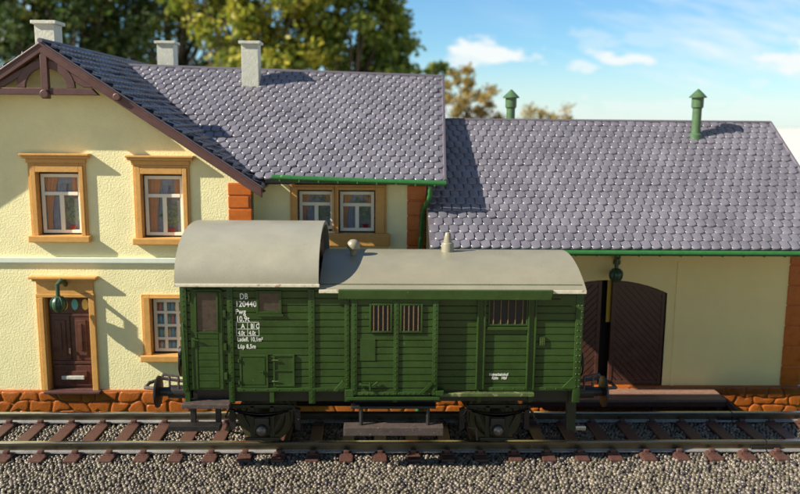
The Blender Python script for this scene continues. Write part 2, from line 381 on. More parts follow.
# ================================================================== ROOF TILES
def patch(c00, c10, c01, c11):
    c00, c10, c01, c11 = map(Vector, (c00, c10, c01, c11))
    return lambda u, v: (c00 * (1 - u) * (1 - v) + c10 * u * (1 - v) + c01 * (1 - u) * v + c11 * u * v)
def tiles(P, W, H, keep, tw=.225, th=.25, hs=1.0):
    m = MB(); rows = int(round(H / th)); cols = int(round(W / tw)); th = H / rows
    ss = [-.485, -.40, -.22, 0, .22, .40, .485]; lo = [.30, .12, .03, 0, .03, .12, .30]
    for j in range(rows):
        for i in range(-1, cols + 1):
            u = (i + .5 + (j % 2) * .5) / cols; v = (j) / rows
            if u < 0.2 / cols or u > 1 - .2 / cols: continue
            p0 = P(u, v)
            if not keep(P(u, min(1, v + .5 / rows))): continue
            e = 1e-3
            du = (P(u + e, v) - p0).normalized(); dv = (P(u, v + e) - p0).normalized(); nn = du.cross(dv).normalized()
            if nn.z < 0: nn = -nn
            jz = random.gauss(0, .003) + .004 * math.sin(u * 17 + j * 1.3); jt = random.gauss(0, .008); js = random.gauss(0, .008)
            vs = []; k = len(ss)
            top_t = 1.12 * th if j < rows - 1 else th
            for (shr, ext, hh) in ((1.0, -.004, .0), (1.0, -.004, .022), (.96, .007, .034), (.87, .020, .038)):
                for s, l in zip(ss, lo):
                    h = hh * hs + jz + (js * s)
                    if hh > .03: h += .004 * (1 - (2 * s) ** 2)
                    vs.append(p0 + du * (s * shr * tw) + dv * ((l) * th * .8 + ext) + nn * h)
            for s in ss:
                h = .006 + jt + js * s + .012 * (1 - (2 * s) ** 2)
                vs.append(p0 + du * (s * .9 * tw) + dv * top_t + nn * h)
            fs = [(r * k + q, r * k + q + 1, (r + 1) * k + q + 1, (r + 1) * k + q) for r in range(4) for q in range(k - 1)]
            m.add(vs, fs, 0, True)
    return m
def slab(P, n_off=-.06, th=.10, mi=0, m=None):
    m = m or MB(); a = [P(0, 0), P(1, 0), P(1, 1), P(0, 1)]
    nn = (a[1] - a[0]).cross(a[3] - a[0]).normalized()
    if nn.z < 0: nn = -nn
    vs = [q + nn * .004 for q in a] + [q - nn * th for q in a]
    m.add(vs, [(0, 1, 2, 3), (7, 6, 5, 4), (0, 4, 5, 1), (1, 5, 6, 2), (2, 6, 7, 3), (3, 7, 4, 0)], mi); return m

# ================================================================== STATION HOUSE
YW, YR, YB = 3.0, 3.55, 3.5
house = thing('station_house', 'cream two storey station house with tiled gable roof and ochre window surrounds', 'building', (-5.0, YW, GZ))
# --- key geometry
peak = at(40, 41, 2.5); xp, zp = peak.x, peak.z
rk = at(261, 186, 2.5); sl_ = (zp - rk.z) / (rk.x - xp)                # wing slope
xr_w = X(251, 220, YW)                                                 # wing right corner
xl_w = 2 * xp - xr_w
ez = Z(360, 178.5, 2.8); e_r = at(444, 181, 2.8)
YRG = 7.35
rr_ = at(442, 77, YRG); rl_ = at(134, 66, YRG)
rdir = (rr_ - rl_) / (rr_.x - rl_.x)
LX = -16.0
main_c = [(LX, 2.8, ez + .0), (e_r.x, 2.8, e_r.z), rl_ + rdir * (LX - rl_.x), rr_]
Pm = patch(*main_c)
def main_z(x, y):
    u = (x - LX) / (e_r.x - LX); v = (y - 2.8) / (YRG - 2.8); return Pm(u, v).z
def wing_z(x): return zp - sl_ * abs(x - xp)
wing_end_y = 13.6
rx = rk.x + .04
def wing_patch(side):
    xx = rx if side > 0 else 2 * xp - rx
    ze_ = wing_z(xx)
    return patch((xx, 2.5, ze_), (xx, wing_end_y, ze_), (xp, 2.5, zp), (xp, wing_end_y, zp))
Pwr, Pwl = wing_patch(1), wing_patch(-1)
hx1 = X(425, 220, YR)                                                 # right end wall of house
hx0 = xl_w; hy1 = 13.4
# --- walls
win_boxes = {}
def wrect(px0, px1, py0, py1, Y):
    cxp, cyp = (px0 + px1) / 2, (py0 + py1) / 2
    return [X(px0, cyp, Y), X(px1, cyp, Y), Z(cxp, py1, Y), Z(cxp, py0, Y)]
wA = wrect(38.5, 81.5, 172, 235, YW)
wB = wrect(142.5, 184, 174, 237.5, YW)
wC = wrect(151.5, 190, 298, 354, YW)
dA = wrect(48.5, 91.5, 297, 389, YW)
wD = wrect(297.5, 334.5, 160, 231, YR)
wE = wrect(338.5, 375.5, 161, 233, YR)
wD[3] = wE[3] = ez - .32
# a window left of the frame mirrors the far bay
top_w = wing_z(xr_w) - .12
wallmb = sheet([(xl_w, GZ), (xr_w, GZ), (xr_w, top_w), (xp, zp - .14), (xl_w, top_w)], [rect(*wA), rect(*wB), rect(*wC), rect(*dA)], YW, 'wall', None, None)
rz = ez - .2
mw = sheet([(xr_w, GZ), (hx1, GZ), (hx1, rz), (xr_w, rz)], [rect(*wD), rect(*wE)], YR, 'wall', None, None)
wallmb.add(mw.v, mw.f)
wallmb.add([(xr_w, YW, GZ), (xr_w, YR, GZ), (xr_w, YR, top_w), (xr_w, YW, top_w)], [(0, 1, 2, 3)])
gz_ = Z(442, 77, YRG) - .12
wallmb.add([(hx1, YR, GZ), (hx1, hy1, GZ), (hx1, hy1, rz), (hx1, YRG, gz_), (hx1, YR, rz)], [(0, 1, 2, 3, 4)])
wallmb.add([(hx0, hy1, GZ), (hx1, hy1, GZ), (hx1, hy1, rz), (hx0, hy1, rz)], [(0, 1, 2, 3)])
wallmb.add([(hx0, YR, GZ), (hx0, hy1, GZ), (hx0, hy1, top_w), (hx0, YR, top_w)], [(0, 1, 2, 3)])
wallmb.add([(xl_w, hy1 - .02, GZ), (xr_w, hy1 - .02, GZ), (xr_w, hy1 - .02, top_w), (xp, hy1 - .02, zp - .14), (xl_w, hy1 - .02, top_w)], [(0, 1, 2, 3, 4)])
wallmb.add([(xl_w, YW, GZ), (xl_w, YR, GZ), (xl_w, YR, top_w), (xl_w, YW, top_w)], [(0, 1, 2, 3)])
wall = wallmb.build('wall', WALL, house)
# --- roof
ul = (rx - LX) / (e_r.x - LX); rf = slab(patch(Pm(ul, 0), Pm(1, 0), Pm(ul, 1), Pm(1, 1))); uc = (xp + .1 - LX) / (e_r.x - LX); rf = slab(patch(Pm(uc, .16), Pm(ul, .16), Pm(uc, 1), Pm(ul, 1)), m=rf); rf = slab(Pwr, m=rf); rf = slab(Pwl, m=rf)
bk = patch((xp + .1, 14.2, ez), (e_r.x, 14.2, ez), Pm(uc, 1), rr_)
rf = slab(bk, m=rf)
roof = rf.build('roof', TILEB, house)
Wm = (Vector(main_c[1]) - Vector(main_c[0])).length; Hm = (Vector(rr_) - Vector(main_c[1])).length
t = tiles(Pm, Wm, Hm, lambda p: p.z > wing_z(p.x) - .02 and p.x > xp + .2)
t.build('roof_tiles', TILE, roof, sharp=85)
Hw = (Pwr(0, 1) - Pwr(0, 0)).length
t = tiles(Pwr, wing_end_y - 2.5, Hw, hs=1.9, keep=lambda p: p.z > main_z(p.x, min(p.y, YRG)) - .02 or p.y > YRG + .1)
t.build('roof_tiles', TILE, roof, sharp=85)
t2 = tiles(Pwl, wing_end_y - 2.5, Hw, lambda p: p.z > main_z(p.x, min(p.y, YRG)) - .02 or p.y > YRG + .1)
t2.build('roof_tiles', TILE, roof, sharp=85)
# ridge and verge caps
cap = MB(); cap.tube([(xp, 2.48, zp + .01), (xp, wing_end_y, zp + .01)], .055, 8)
cap.tube([tuple(Pm(uc, 1)), tuple(rr_ + Vector((.02, 0, .0)))], .055, 8)
cap.build('ridge_cap', TILEB, roof)
vg = MB(); e2 = Vector(main_c[1])
vg.tube([tuple(e2 + Vector((.02, -.02, .0))), tuple(rr_ + Vector((.02, 0, 0)))], .045, 6); vg.build('verge_edge', TILEB, roof)
# --- barge boards with truss
def rake_board(side, y0, y1, top, bot, m):
    xx = rx - .02 if side > 0 else 2 * xp - rx + .02
    z0 = wing_z(xx)
    m.prism([(xx, z0 - top), (xp, zp - top), (xp, zp - bot), (xx, z0 - bot)], y0, y1, 'y')
tr = MB()
for s in (1, -1):
    rake_board(s, 2.46, 2.57, .06, .245, tr)
    rake_board(s, 2.44, 2.60, .02, .08, tr)
tr.build('barge_board', BROWN, house, bevel=.015)
tb = MB()
zt0, zt1 = Z(40, 95, 2.55), Z(40, 88, 2.55)
hw = (zp - .2 - zt1) / sl_
tb.prism([(xp - hw, zt0), (xp + hw, zt0), (xp + hw - .15, zt1), (xp - hw + .15, zt1)], 2.50, 2.64, 'y')
px_ = X(43.5, 90, 2.4); tb.box(px_ - .075, px_ + .075, 2.47, 2.60, zt0 - .08, zp - .2)
arc_o, arc_i = .62, .44; zb = zt1
pts = [(px_ + arc_o * math.cos(a), zb + arc_o * .95 * math.sin(a)) for a in np.linspace(0, math.pi, 17)] + [(px_ + arc_i * math.cos(a), zb + arc_i * .95 * math.sin(a)) for a in np.linspace(math.pi, 0, 17)]
tb.prism(pts, 2.53, 2.61, 'y')
for s in (1, -1):                                                     # inner sloping braces under the boards
    tb.prism([(xp, zp - .32), (xp + s * (hw - .05), zt1 + .02), (xp + s * (hw - .32), zt1 + .02), (xp, zp - .46)], 2.54, 2.63, 'y')
tb.lathe((px_, 2.40, zt0 + .02), [(.0, -.0), (.09, .0), (.10, .03), (.10, .09)], 14, 'y')
gb = at(116, 97, 2.36); tb.lathe((gb.x, 2.38, gb.z), [(.0, 0), (.075, .0), (.085, .02), (.085, .07)], 12, 'y')
tb.build('gable_truss', BROWN, house, bevel=.012)
# soffit
sf = MB()
for s in (1, -1):
    xx = rx if s > 0 else 2 * xp - rx
    sf.add([(xp, 2.55, zp - .125), (xx, 2.55, wing_z(xx) - .125), (xx, YW, wing_z(xx) - .125), (xp, YW, zp - .125)], [(0, 1, 2, 3)])
sf.build('soffit', BROWN, house)
# --- chimneys
def chimney(px0, px1, pytop, pybase, Y, dep):
    c0 = at(px0, pybase, Y); c1 = at(px1, pybase, Y); zt = Z((px0 + px1) / 2, pytop, Y)
    m = MB(); m.box(c0.x, c1.x, Y, Y + dep, c0.z - .5, zt - .06, b=.012)
    m.box(c0.x - .06, c1.x + .06, Y - .06, Y + dep + .06, zt - .075, zt, b=.012)
    m.box(c0.x + .1, c1.x - .1, Y + .1, Y + dep - .1, zt - .02, zt + .006)
    m.build('chimney', CHIM, roof)
chimney(35, 55, 20.5, 42, 3.3, .45)
chimney(157.5, 174, 41, 66, 8.75, .5)
def solve_Y(px, py, fz, lo=2.0, hi=12.0):
    for _ in range(40):
        mid = (lo + hi) / 2; p = at(px, py, mid)
        if p.z > fz(p.x, mid): lo = mid
        else: hi = mid
    return lo
yc3 = solve_Y(251, 88, main_z)
chimney(242, 259, 41, 88, yc3, .45)
# --- string course, plinth, quoins
m = MB(); zc = Z(90, 260.5, YW)
m.box(xl_w, xr_w - .002, YW - .07, YW - .001, zc - .05, zc + .075, b=.015); m.box(xl_w, xr_w - .004, YW - .04, YW - .001, zc - .09, zc - .052, b=.01)
m.build('string_course', BAND, house)
zpl = Z(60, 389.5, YW)
m = MB(); m.box(xl_w - .05, xr_w + .07, YW - .07, YW + .4, GZ - .02, zpl, b=.03); m.box(xr_w + .071, hx1 + .05, YR - .07, YR + .3, GZ - .02, zpl, b=.03)
fieldstones(m, xl_w - .05, xr_w + .07, YW - .07, zpl - .78, zpl - .02, 4); fieldstones(m, xr_w + .08, hx1 + .04, YR - .07, zpl - .78, zpl - .02, 5)
m.build('plinth', STONE, house)
def quoin(x0, x1, Y, z0, z1, side=0, h=.37):
    m = MB(); z = z1; i = 0
    while z > z0:
        zz = max(z0, z - h)
        if z - zz > .05: m.box(x0 + (.05 if i % 2 and side < 0 else 0), x1 - (.06 if i % 2 and side > 0 else 0), Y - .035, Y + .12, zz + .012, z - .012, b=.02)
        z = zz; i += 1
    m.box(x0 + .02, x1 - .02, Y - .012, Y + .1, z0, z1)
    return m
q0, q1 = X(228.5, 210, YW), xr_w + .03
q = quoin(q0, q1, YW, zpl + .01, top_w - .06, 1, .29); q.build('quoin', ORANGE, house)
q = quoin(X(407, 220, YR), hx1 + .02, YR, zpl + .01, rz, 0, .36); q.build('quoin', ORANGE, house)
q = MB()                                                             # side return of the wing corner
q.box(xr_w, xr_w + .02, YW + .03, YW + .30, zpl + .01, top_w - .1); q.build('quoin', BROWN, house)

# --- windows
def pot(m, x, y, z, s=1.0):
    m.lathe((x, y, z), [(.035 * s, 0), (.055 * s, .08 * s), (.06 * s, .09 * s)], 10, mi=1)
    rnd = random.Random(int(x * 100))
    for i in range(34):
        c = Vector((x + rnd.gauss(0, .07 * s), y + rnd.gauss(0, .02), z + (.16 + abs(rnd.gauss(0, .15))) * s)); a = rnd.uniform(0, 6.28); L = .055 * s
        d = Vector((math.cos(a), rnd.gauss(0, .3), math.sin(a))) * L; e = Vector((-math.sin(a), -.4, math.cos(a))) * L * .5
        m.add([c - d, c + e, c + d, c - e], [(0, 1, 2, 3)], 0)
def drape(x0, x1, y, z0, z1, m, waves=3, taper=0.0, mi=0):
    n = 14; vs = []
    for k in range(7):
        f = k / 6; w_ = (x1 - x0) * (1 - taper * math.sin(f * math.pi * .6))
        for i in range(n + 1):
            u = i / n; vs.append((x0 + w_ * u, y + .018 * math.sin(u * waves * 6.28), z1 + (z0 - z1) * f))
    m.add(vs, [(k * (n + 1) + i, k * (n + 1) + i + 1, (k + 1) * (n + 1) + i + 1, (k + 1) * (n + 1) + i) for k in range(6) for i in range(n)], mi, True)
def window(wr, Y, tr_f=.33, cornice=True, sill=True, left=.20, right=.17, kind='upper', top=.2, outer=None):
    x0, x1, z0, z1 = wr
    wn_ = MB(); wn_.box(x0 - .02, x1 + .02, Y + .34, Y + .36, z0 - .02, z1 + .02)
    for (a0, a1, c0, c1) in ((x0 - .02, x0 - .002, z0, z1), (x1 + .002, x1 + .02, z0, z1)): wn_.box(a0, a1, Y + .13, Y + .34, c0, c1)
    W_ = wn_.build('window', ROOMD, house)
    # surround: moulded frame with reveals
    m = MB(); d = Y - .06
    def ring(e, yf, yb, bb=.01):
        xl, xr, zb_, zt = x0 - e[0], x1 + e[1], z0 - e[2], z1 + e[3]
        m.box(xl, x0 + .0, yf, yb, zb_, zt, b=bb); m.box(x1, xr, yf, yb, zb_, zt, b=bb)
        m.box(x0 + .0005, x1 - .0005, yf, yb, z1, zt, b=bb)
        if e[2] > 0: m.box(x0 + .0005, x1 - .0005, yf, yb, zb_, z0, b=bb)
    ring((left, right, 0, top), Y - .055, Y + .14)
    ring((left - .05, right - .05, 0, top - .05), Y - .085, Y - .054)
    m.build('surround', OCHRE, W_)
    if cornice:
        m = MB(); cz = z1 + top
        m.box(x0 - left - .02, x1 + right + .02, Y - .10, Y, cz + .002, cz + .10, b=.012)
        m.box(x0 - left - .10, x1 + right + .10, Y - .16, Y, cz + .102, cz + .165, b=.014)
        m.box(x0 - left - .13, x1 + right + .13, Y - .19, Y, cz + .167, cz + .215, b=.014)
        m.build('cornice', OCHRE, W_)
    if sill:
        m = MB(); m.box(x0 - left - .04, x1 + right + .06, Y - .17, Y + .12, z0 - .15, z0 - .001, b=.02); m.build('sill', OCHRE, W_)
    # sash
    s = MB(); f = .075; ys0, ys1 = Y + .11, Y + .15
    a0, a1, c0, c1 = x0 + .03, x1 - .03, z0 + .03, z1 - .05
    s.box(a0, a0 + f, ys0, ys1, c0, c1, b=.008); s.box(a1 - f, a1, ys0, ys1, c0, c1, b=.008)
    s.box(a0 + f, a1 - f, ys0 + .002, ys1, c0, c0 + f, b=.008); s.box(a0 + f, a1 - f, ys0 + .002, ys1, c1 - f, c1, b=.008)
    if kind == 'upper':
        zt = c1 - (c1 - c0) * tr_f
        s.box(a0 + f, a1 - f, ys0 - .008, ys1, zt - .04, zt + .04, b=.008)
        s.box((a0 + a1) / 2 - .045, (a0 + a1) / 2 + .045, ys0 - .004, ys1, c0 + f, zt - .03, b=.008)
    else:
        zs = [c0 + (c1 - c0) * k / 4 for k in (1, 2, 3)]
        for z in zs: s.box(a0 + f, a1 - f, ys0 - .004, ys1, z - .03, z + .03, b=.006)
        for k in (1, 2): xx = a0 + (a1 - a0) * k / 3; s.box(xx - .034, xx + .034, ys0 + .001, ys1, c0 + f, c1 - f, b=.006)
    s.build('sash', WHITE, W_)
    gm = MB(); gm.add([(a0 + .01, Y + .135, c0), (a1 - .01, Y + .135, c0), (a1 - .01, Y + .135, c1), (a0 + .01, Y + .135, c1)], [(0, 1, 2, 3)]); gm.build('pane', GLASS, W_)
    if kind == 'upper':
        m = MB(); rw = random.Random(int(abs(x0) * 977)); drape(a0 + f, a0 + f + (a1 - a0) * rw.uniform(.24, .36), Y + .2, c0, c1, m, 3, rw.uniform(.35, .7)); drape(a1 - f - (a1 - a0) * rw.uniform(.05, .2), a1 - f, Y + .21, c0 + (c1 - c0) * .62, c1, m, 2)
        m.build('curtain', CURT, W_)
        m = MB(); drape(a0 + (a1 - a0) * .22, a0 + (a1 - a0) * .60, Y + .25, c0, c1, m, 4, .2); drape(a0, a1, Y + .23, c1 - .22, c1, m, 6); m.build('net_curtain', BLUEC, W_)
        m = MB(); pot(m, a1 - rw.uniform(.2, .3), Y + .19, c0 + .02, rw.uniform(1.5, 2.1)); m.build('pot_plant', [LEAFP, REDP], W_)
    else:
        zs = [c0 + (c1 - c0) * k / 4 for k in range(4)]
        rnd = random.Random(5); m = MB()
        for z in zs:
            for i in range(9):
                xx = a0 + (a1 - a0) * (i + .5) / 9; m.lathe((xx, Y + .22, z + .03), [(.042, 0), (.045, .10 + rnd.random() * .05), (.02, .17)], 8, mi=rnd.randrange(5))
        m.build('shelf_jars', JARS, W_)
    return W_
window(wA, YW, left=.17, right=.14)
window(wB, YW, left=.17, right=.15)
window(wC, YW, kind='lower', cornice=False, left=.20, right=.20, top=.09)
# the pair under the eaves
W1 = window(wD, YR, cornice=False, sill=False, left=.17, right=.001, top=.12)
W2 = window(wE, YR, cornice=False, sill=False, left=.088, right=.26, top=.12)
m = MB(); m.box(wD[0] - .22, wE[1] + .34, YR - .12, YR + .12, wE[2] - .30, wE[2] - .002, b=.02); m.build('sill', OCHRE, W2)
m = MB(); m.box(wD[0] - .1, wD[1] + .04, YR - .01, YR + .13, wE[2] - .001, wD[2] + .0, b=.005)

# --- front door
x0, x1, z0, z1 = dA
dr = MB(); yd = YW + .12
dr.box(x0, x1, yd, yd + .08, z0, z1)
fan = .20 * (z1 - z0)
for (a, b_) in ((.04, .48), (.52, .96)):
    xa, xb = x0 + (x1 - x0) * a, x0 + (x1 - x0) * b_
    dr.box(xa, xb, yd - .03, yd, z0 + (z1 - z0) * .30, z1 - fan - .03, b=.02)
    dr.box(xa + .09, xb - .09, yd - .06, yd - .031, z0 + (z1 - z0) * .36, z1 - fan - .12, b=.025)
    dr.box((xa + xb) / 2 - .035, (xa + xb) / 2 + .035, yd - .085, yd - .061, z0 + (z1 - z0) * .42, z1 - fan - .2, b=.02)
dr.box(x0 + .03, x1 - .03, yd - .045, yd, z1 - fan - .04, z1 - fan + .02, b=.015)
dr.box(x0 + .03, x1 - .03, yd - .045, yd, z0 + (z1 - z0) * .265, z0 + (z1 - z0) * .295, b=.012)
dr.box(x0 + .06, x1 - .06, yd - .04, yd, z0 + .05, z0 + (z1 - z0) * .25, b=.025)
dr.box(x0 + .16, x1 - .16, yd - .065, yd - .041, z0 + .14, z0 + (z1 - z0) * .19, b=.02)
door = dr.build('front_door', MIDBROWN, house)
m = MB(); m.box(x0 + .24, x1 - .22, yd - .1, yd - .066, z0 + .22, z0 + .31, b=.02); m.build('letter_plate', CHIM, door)
m = MB(); m.tube([(x0 + (x1 - x0) * .48, yd - .1, z0 + .85), (x0 + (x1 - x0) * .48, yd - .1, z0 + .98)], .018); m.build('handle', STEEL, door)
m = MB()
for k in range(4):
    xc = x0 + (x1 - x0) * (.14 + .24 * k)
    m.prism([(xc + .075 * math.cos(a), z1 - .20 + .13 * math.sin(a)) for a in np.linspace(0, 6.283, 14, endpoint=False)], yd - .02, yd + .001, mi=0 if k % 2 else 1)
m.build('fanlight', [JARS[0], JARS[3]], door)
m = MB(); L_, R_ = .20, .14
m.box(x0 - L_, x0, YW - .07, YW + .14, z0 - .02, z1, b=.015); m.box(x1, x1 + R_, YW - .07, YW + .14, z0 - .02, z1, b=.015)
m.box(x0 - L_ + .06, x0 - .03, YW - .095, YW - .069, z0, z1, b=.012)
m.box(x0 - L_, x1 + R_, YW - .08, YW + .14, z1 + .001, z1 + .09, b=.015)
m.box(x0 - L_ + .02, x1 + R_ - .02, YW - .06, YW, z1 + .091, z1 + .38, b=.01)
m.box(x0 - L_ - .05, x1 + R_ + .05, YW - .12, YW, z1 + .381, z1 + .44, b=.015); m.box(x0 - L_ - .1, x1 + R_ + .1, YW - .18, YW, z1 + .441, z1 + .50, b=.015)
m.build('door_surround', OCHRE, door)
m = MB(); m.box(x0 - .1, x1 + .2, YW - .2, YW + .1, z0 - .06, z0 - .001, b=.015); m.build('doorstep', BROWN, door)

# --- gutter and downpipe
g0 = at(272, 177.5, 2.72); g1 = at(446, 183.5, 2.72)
m = MB(); m.tube([tuple(g0), tuple((g0 + g1) / 2 + Vector((0, 0, -.01))), tuple(g1)], .065, 10)
for k in range(9): p = g0.lerp(g1, (k + .4) / 9); m.box(p.x - .015, p.x + .015, p.y - .075, p.y + .07, p.z - .075, p.z - .03)
gut = m.build('gutter', GREENP, house)
dp = [at(430, 186, 2.75), at(430, 196, 2.75), at(427.5, 202, 2.95), at(423.5, 208, 3.3), at(422.5, 216, 3.42), at(420, 250, 3.42)]
dp.append(Vector((dp[-1].x, 3.42, GZ)))
m = MB(); m.tube([tuple(p) for p in dp], .058, 10); m.build('downpipe', GREENP, gut)

# ================================================================== LAMPS
def lamp(name, label, px, pyt, pyb, Y, mnt, r, out_, m_):
    pt = at(px, (pyt + pyb) / 2, Y - out_); mt = at(mnt[0], mnt[1], Y - .02)
    t = thing(name, label, 'lamp', (mt.x, Y, mt.z), 'green gooseneck wall lamps')
    m = MB(); zc = pt.z; xc = pt.x; yc = Y - out_
    m.tube([(mt.x, Y - .0, mt.z), (mt.x, Y - .1, mt.z + .10), ((mt.x * .7 + xc * .3), Y - out_ * .6, mt.z + .17), (xc, yc, mt.z + .12), (xc, yc, zc + r * .9)], [.05, .06, .055, .05, .045], 10)
    m.lathe((mt.x, Y - .0, mt.z), [(.09, -.0), (.09, -.03), (.05, -.05)], 12, 'y')
    m.build('bracket', m_, t)
    m = MB(); m.lathe((xc, yc, zc), [(.05, r * 1.1), (r * .55, r * .95), (r * .95, r * .45), (r * 1.02, 0), (r * .9, -r * .5), (r * .55, -r * .95), (.02, -r * 1.15)], 16)
    for k in range(8):
        a = k * math.pi / 4; m.tube([(xc + (rr + .008) * math.cos(a), yc + (rr + .008) * math.sin(a), zc + h) for rr, h in ((r * .5, r * .98), (r * .95, r * .45), (r * 1.02, 0), (r * .9, -r * .5), (r * .5, -r * .98))], .012, 5)
    m.build('lamp_shade', m_, t)
    return t
lamp('wall_lamp', 'green gooseneck wall lamp above the brown front door', 58.5, 295, 313, YW, (66, 286), .17, .42, LAMPG)
lamp('wall_lamp', 'dark green wall lamp in shade above the arched shed door', 616, 267, 283, YB, (617, 262), .15, .40, LAMPG)

# ================================================================== FREIGHT SHED
YE = 1.96
ebl = at(428, 249, YE); ebr = at(800, 251, YE)
yRG = 6.1
brd = at(770, 122, yRG); bld = at(446, 121, yRG)
bx0 = hx1 + .03; bx1 = brd.x
ze = ebr.z + .02; zr = (brd.z + bld.z) / 2
Pb = patch((bx0, YE, ze), (bx1, YE, ze), (bx0, yRG, zr), (bx1, yRG, zr))
shed = thing('freight_shed', 'low cream freight shed with grey tiled roof and arched brown doors', 'building', ((bx0 + bx1) / 2, YB, GZ))
def shed_z(x, y): return ze + (zr - ze) * (y - YE) / (yRG - YE)
sx1 = X(797.5, 385, YB); by1 = 2 * yRG - YB
wz = shed_z(0, YB) - .12
# arched doorway
cxd = X(606, 330, YB); hwd = X(665, 330, YB) - cxd; zs_ = Z(640, 293, YB); za = Z(610, 280, YB); zb_ = Z(640, 386, YB)
rise = za - zs_; RA = (hwd * hwd + rise * rise) / (2 * rise)
arch = []
for k in range(13):
    a = -1 + 2 * k / 12; xx = cxd - hwd * a; arch.append((xx, za - RA + math.sqrt(RA * RA - (hwd * a) ** 2)))
hole = [(cxd - hwd, zb_), (cxd + hwd, zb_)] + arch
m = sheet([(bx0, GZ), (sx1, GZ), (sx1, wz), (bx0, wz)], [hole], YB, 'w', None, None)
m.add([(sx1, YB, GZ), (sx1, by1, GZ), (sx1, by1, wz), (sx1, yRG, zr - .1), (sx1, YB, wz)], [(0, 1, 2, 3, 4)])
m.add([(bx0, by1, GZ), (sx1, by1, GZ), (sx1, by1, wz), (bx0, by1, wz)], [(0, 1, 2, 3)])
m.build('wall', WALL2, shed)
m = MB(); xq = X(674.5, 330, YB); m.box(xq - .03, xq + .05, YB - .02, YB + .01, zb_, Z(674, 262, YB), b=.01); m.build('wall_rib', WALL2, shed)
rf = slab(Pb); rf = slab(patch((bx0, 2 * yRG - YE, ze), (bx1, 2 * yRG - YE, ze), (bx0, yRG, zr), (bx1, yRG, zr)), m=rf)
sroof = rf.build('roof', TILEB, shed)
Hb = (Pb(0, 1) - Pb(0, 0)).length
tiles(Pb, bx1 - bx0, Hb, lambda p: True, tw=.222, th=.25).build('roof_tiles', TILE, sroof, sharp=85)
m = MB(); m.tube([(bx0, yRG, zr + .0), (bx1 + .02, yRG, zr + .0)], .05, 8); m.build('ridge_cap', TILEB, sroof)
m = MB(); m.tube([(bx1 + .01, YE, ze), (bx1 + .01, yRG, zr)], .045, 6); m.build('verge_edge', TILEB, sroof)
m = MB(); gzz = ze - .075; m.tube([(bx0 + .1, YE - .055, gzz), (bx1 + .1, YE - .055, gzz)], .06, 10); m.box(bx0 + .02, bx1 - .02, YE - .002, YE + .02, ze - .14, ze - .02)
for k in range(20):
    xx = bx0 + .4 + k * .46; m.box(xx - .012, xx + .012, YE - .09, YE + .12, gzz - .075, gzz - .03)
m.build('gutter', GREENP, shed)
def vent(px, pytop, Y, pybase, pw):
    p = at(px, pybase, Y); zt = Z(px, pytop, Y); k = pw / 4.5 * .1
    m = MB(); h0 = p.z - .5
    m.lathe((p.x, Y, 0), [(.115, h0), (.115, zt - .50), (.15, zt - .46), (.15, zt - .22), (.12, zt - .20), (.12, zt - .19)], 18)
    m.lathe((p.x, Y, 0), [(.215, zt - .225), (.22, zt - .20), (.12, zt - .1), (.015, zt)], 18)
    m.lathe((p.x, Y, 0), [(.17, p.z - .1), (.16, p.z + .03), (.118, p.z + .07)], 18)
    m.build('roof_vent', VENTG, sroof)
vent(510.5, 89.5, 6.3, 121, 4.5)
yv = solve_Y(695, 137, shed_z)
vent(695.5, 89, yv, 136, 4.5)
# doors
def leaf(xa, xb, Y, sgn):
    m = MB(); n = 14
    def top(x): return za - RA + math.sqrt(max(0, RA * RA - (x - cxd) ** 2)) - .02
    pts = [(xa, zb_ + .02), (xb, zb_ + .02)] + [(xb + (xa - xb) * k / n, top(xb + (xa - xb) * k / n)) for k in range(n + 1)]
    m.prism(pts, Y + .03, Y + .09, 'y')
    # diagonal boarding, each board clipped to the leaf
    bw = .12; L = 4.0
    bm = bmesh.new()
    c = -4.0
    while c < 5.5:
        v = [bm.verts.new(q) for q in ()]
        poly = [(xa - 1, c + sgn * 1 * 0), ]
        # board between two parallel slanted lines z = c - sgn*(x-xa)*1.0
        seg = []
        N = 24
        up, dn = [], []
        for k in range(N + 1):
            x = xa + .09 + (xb - xa - .18) * k / N
            za0 = zb_ + c - sgn * (x - xa) * 1.05; za1 = za0 + bw * 1.30
            lo_, hi_ = zb_ + .12, top(x) - .09
            a_, b2 = max(za0 + .02, lo_), min(za1, hi_)
            if b2 > a_ + .004: up.append((x, b2)); dn.append((x, a_))
        if len(up) > 1: m.prism(dn + up[::-1], Y + .008, Y + .03, 'y')
        c += bw * 1.45
    bm.free()
    m.box(xa, xa + .09, Y - .005, Y + .03, zb_ + .02, min(top(xa + .045), top(xa)), b=.01); m.box(xb - .09, xb, Y - .005, Y + .03, zb_ + .02, min(top(xb - .045), top(xb)), b=.01)
    m.box(xa + .09, xb - .09, Y - .003, Y + .03, zb_ + .02, zb_ + .12, b=.01)
    m.prism([(xb - (xb - xa) * k / n, top(xb - (xb - xa) * k / n) - .09) for k in range(n + 1)] + [(xa + (xb - xa) * k / n, top(xa + (xb - xa) * k / n)) for k in range(n + 1)], Y - .001, Y + .03, 'y')
    return m
gx0, gx1 = X(600.5, 330, YB), X(611, 330, YB)
leaf(cxd - hwd + .01, gx0, YB + .05, -1).build('shed_door', DARKBROWN, shed)
leaf(gx1, cxd + hwd - .01, YB + .05, 1).build('shed_door', DARKBROWN, shed)
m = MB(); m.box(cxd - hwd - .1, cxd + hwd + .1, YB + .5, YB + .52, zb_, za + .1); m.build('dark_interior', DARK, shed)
m = MB(); m.box(X(607, 300, YB + .14), X(612, 300, YB + .14), YB + .15, YB + .2, Z(609, 322, YB + .14), za - .02); m.build('yellow_inner_strip', YELLOW, shed)  # yellow strip in the door gap, for the wall inside
q = quoin(X(779.5, 385, YB), sx1 + .03, YB, zb_ + .03, wz, 0, .5); q.build('quoin', ORANGE, shed)
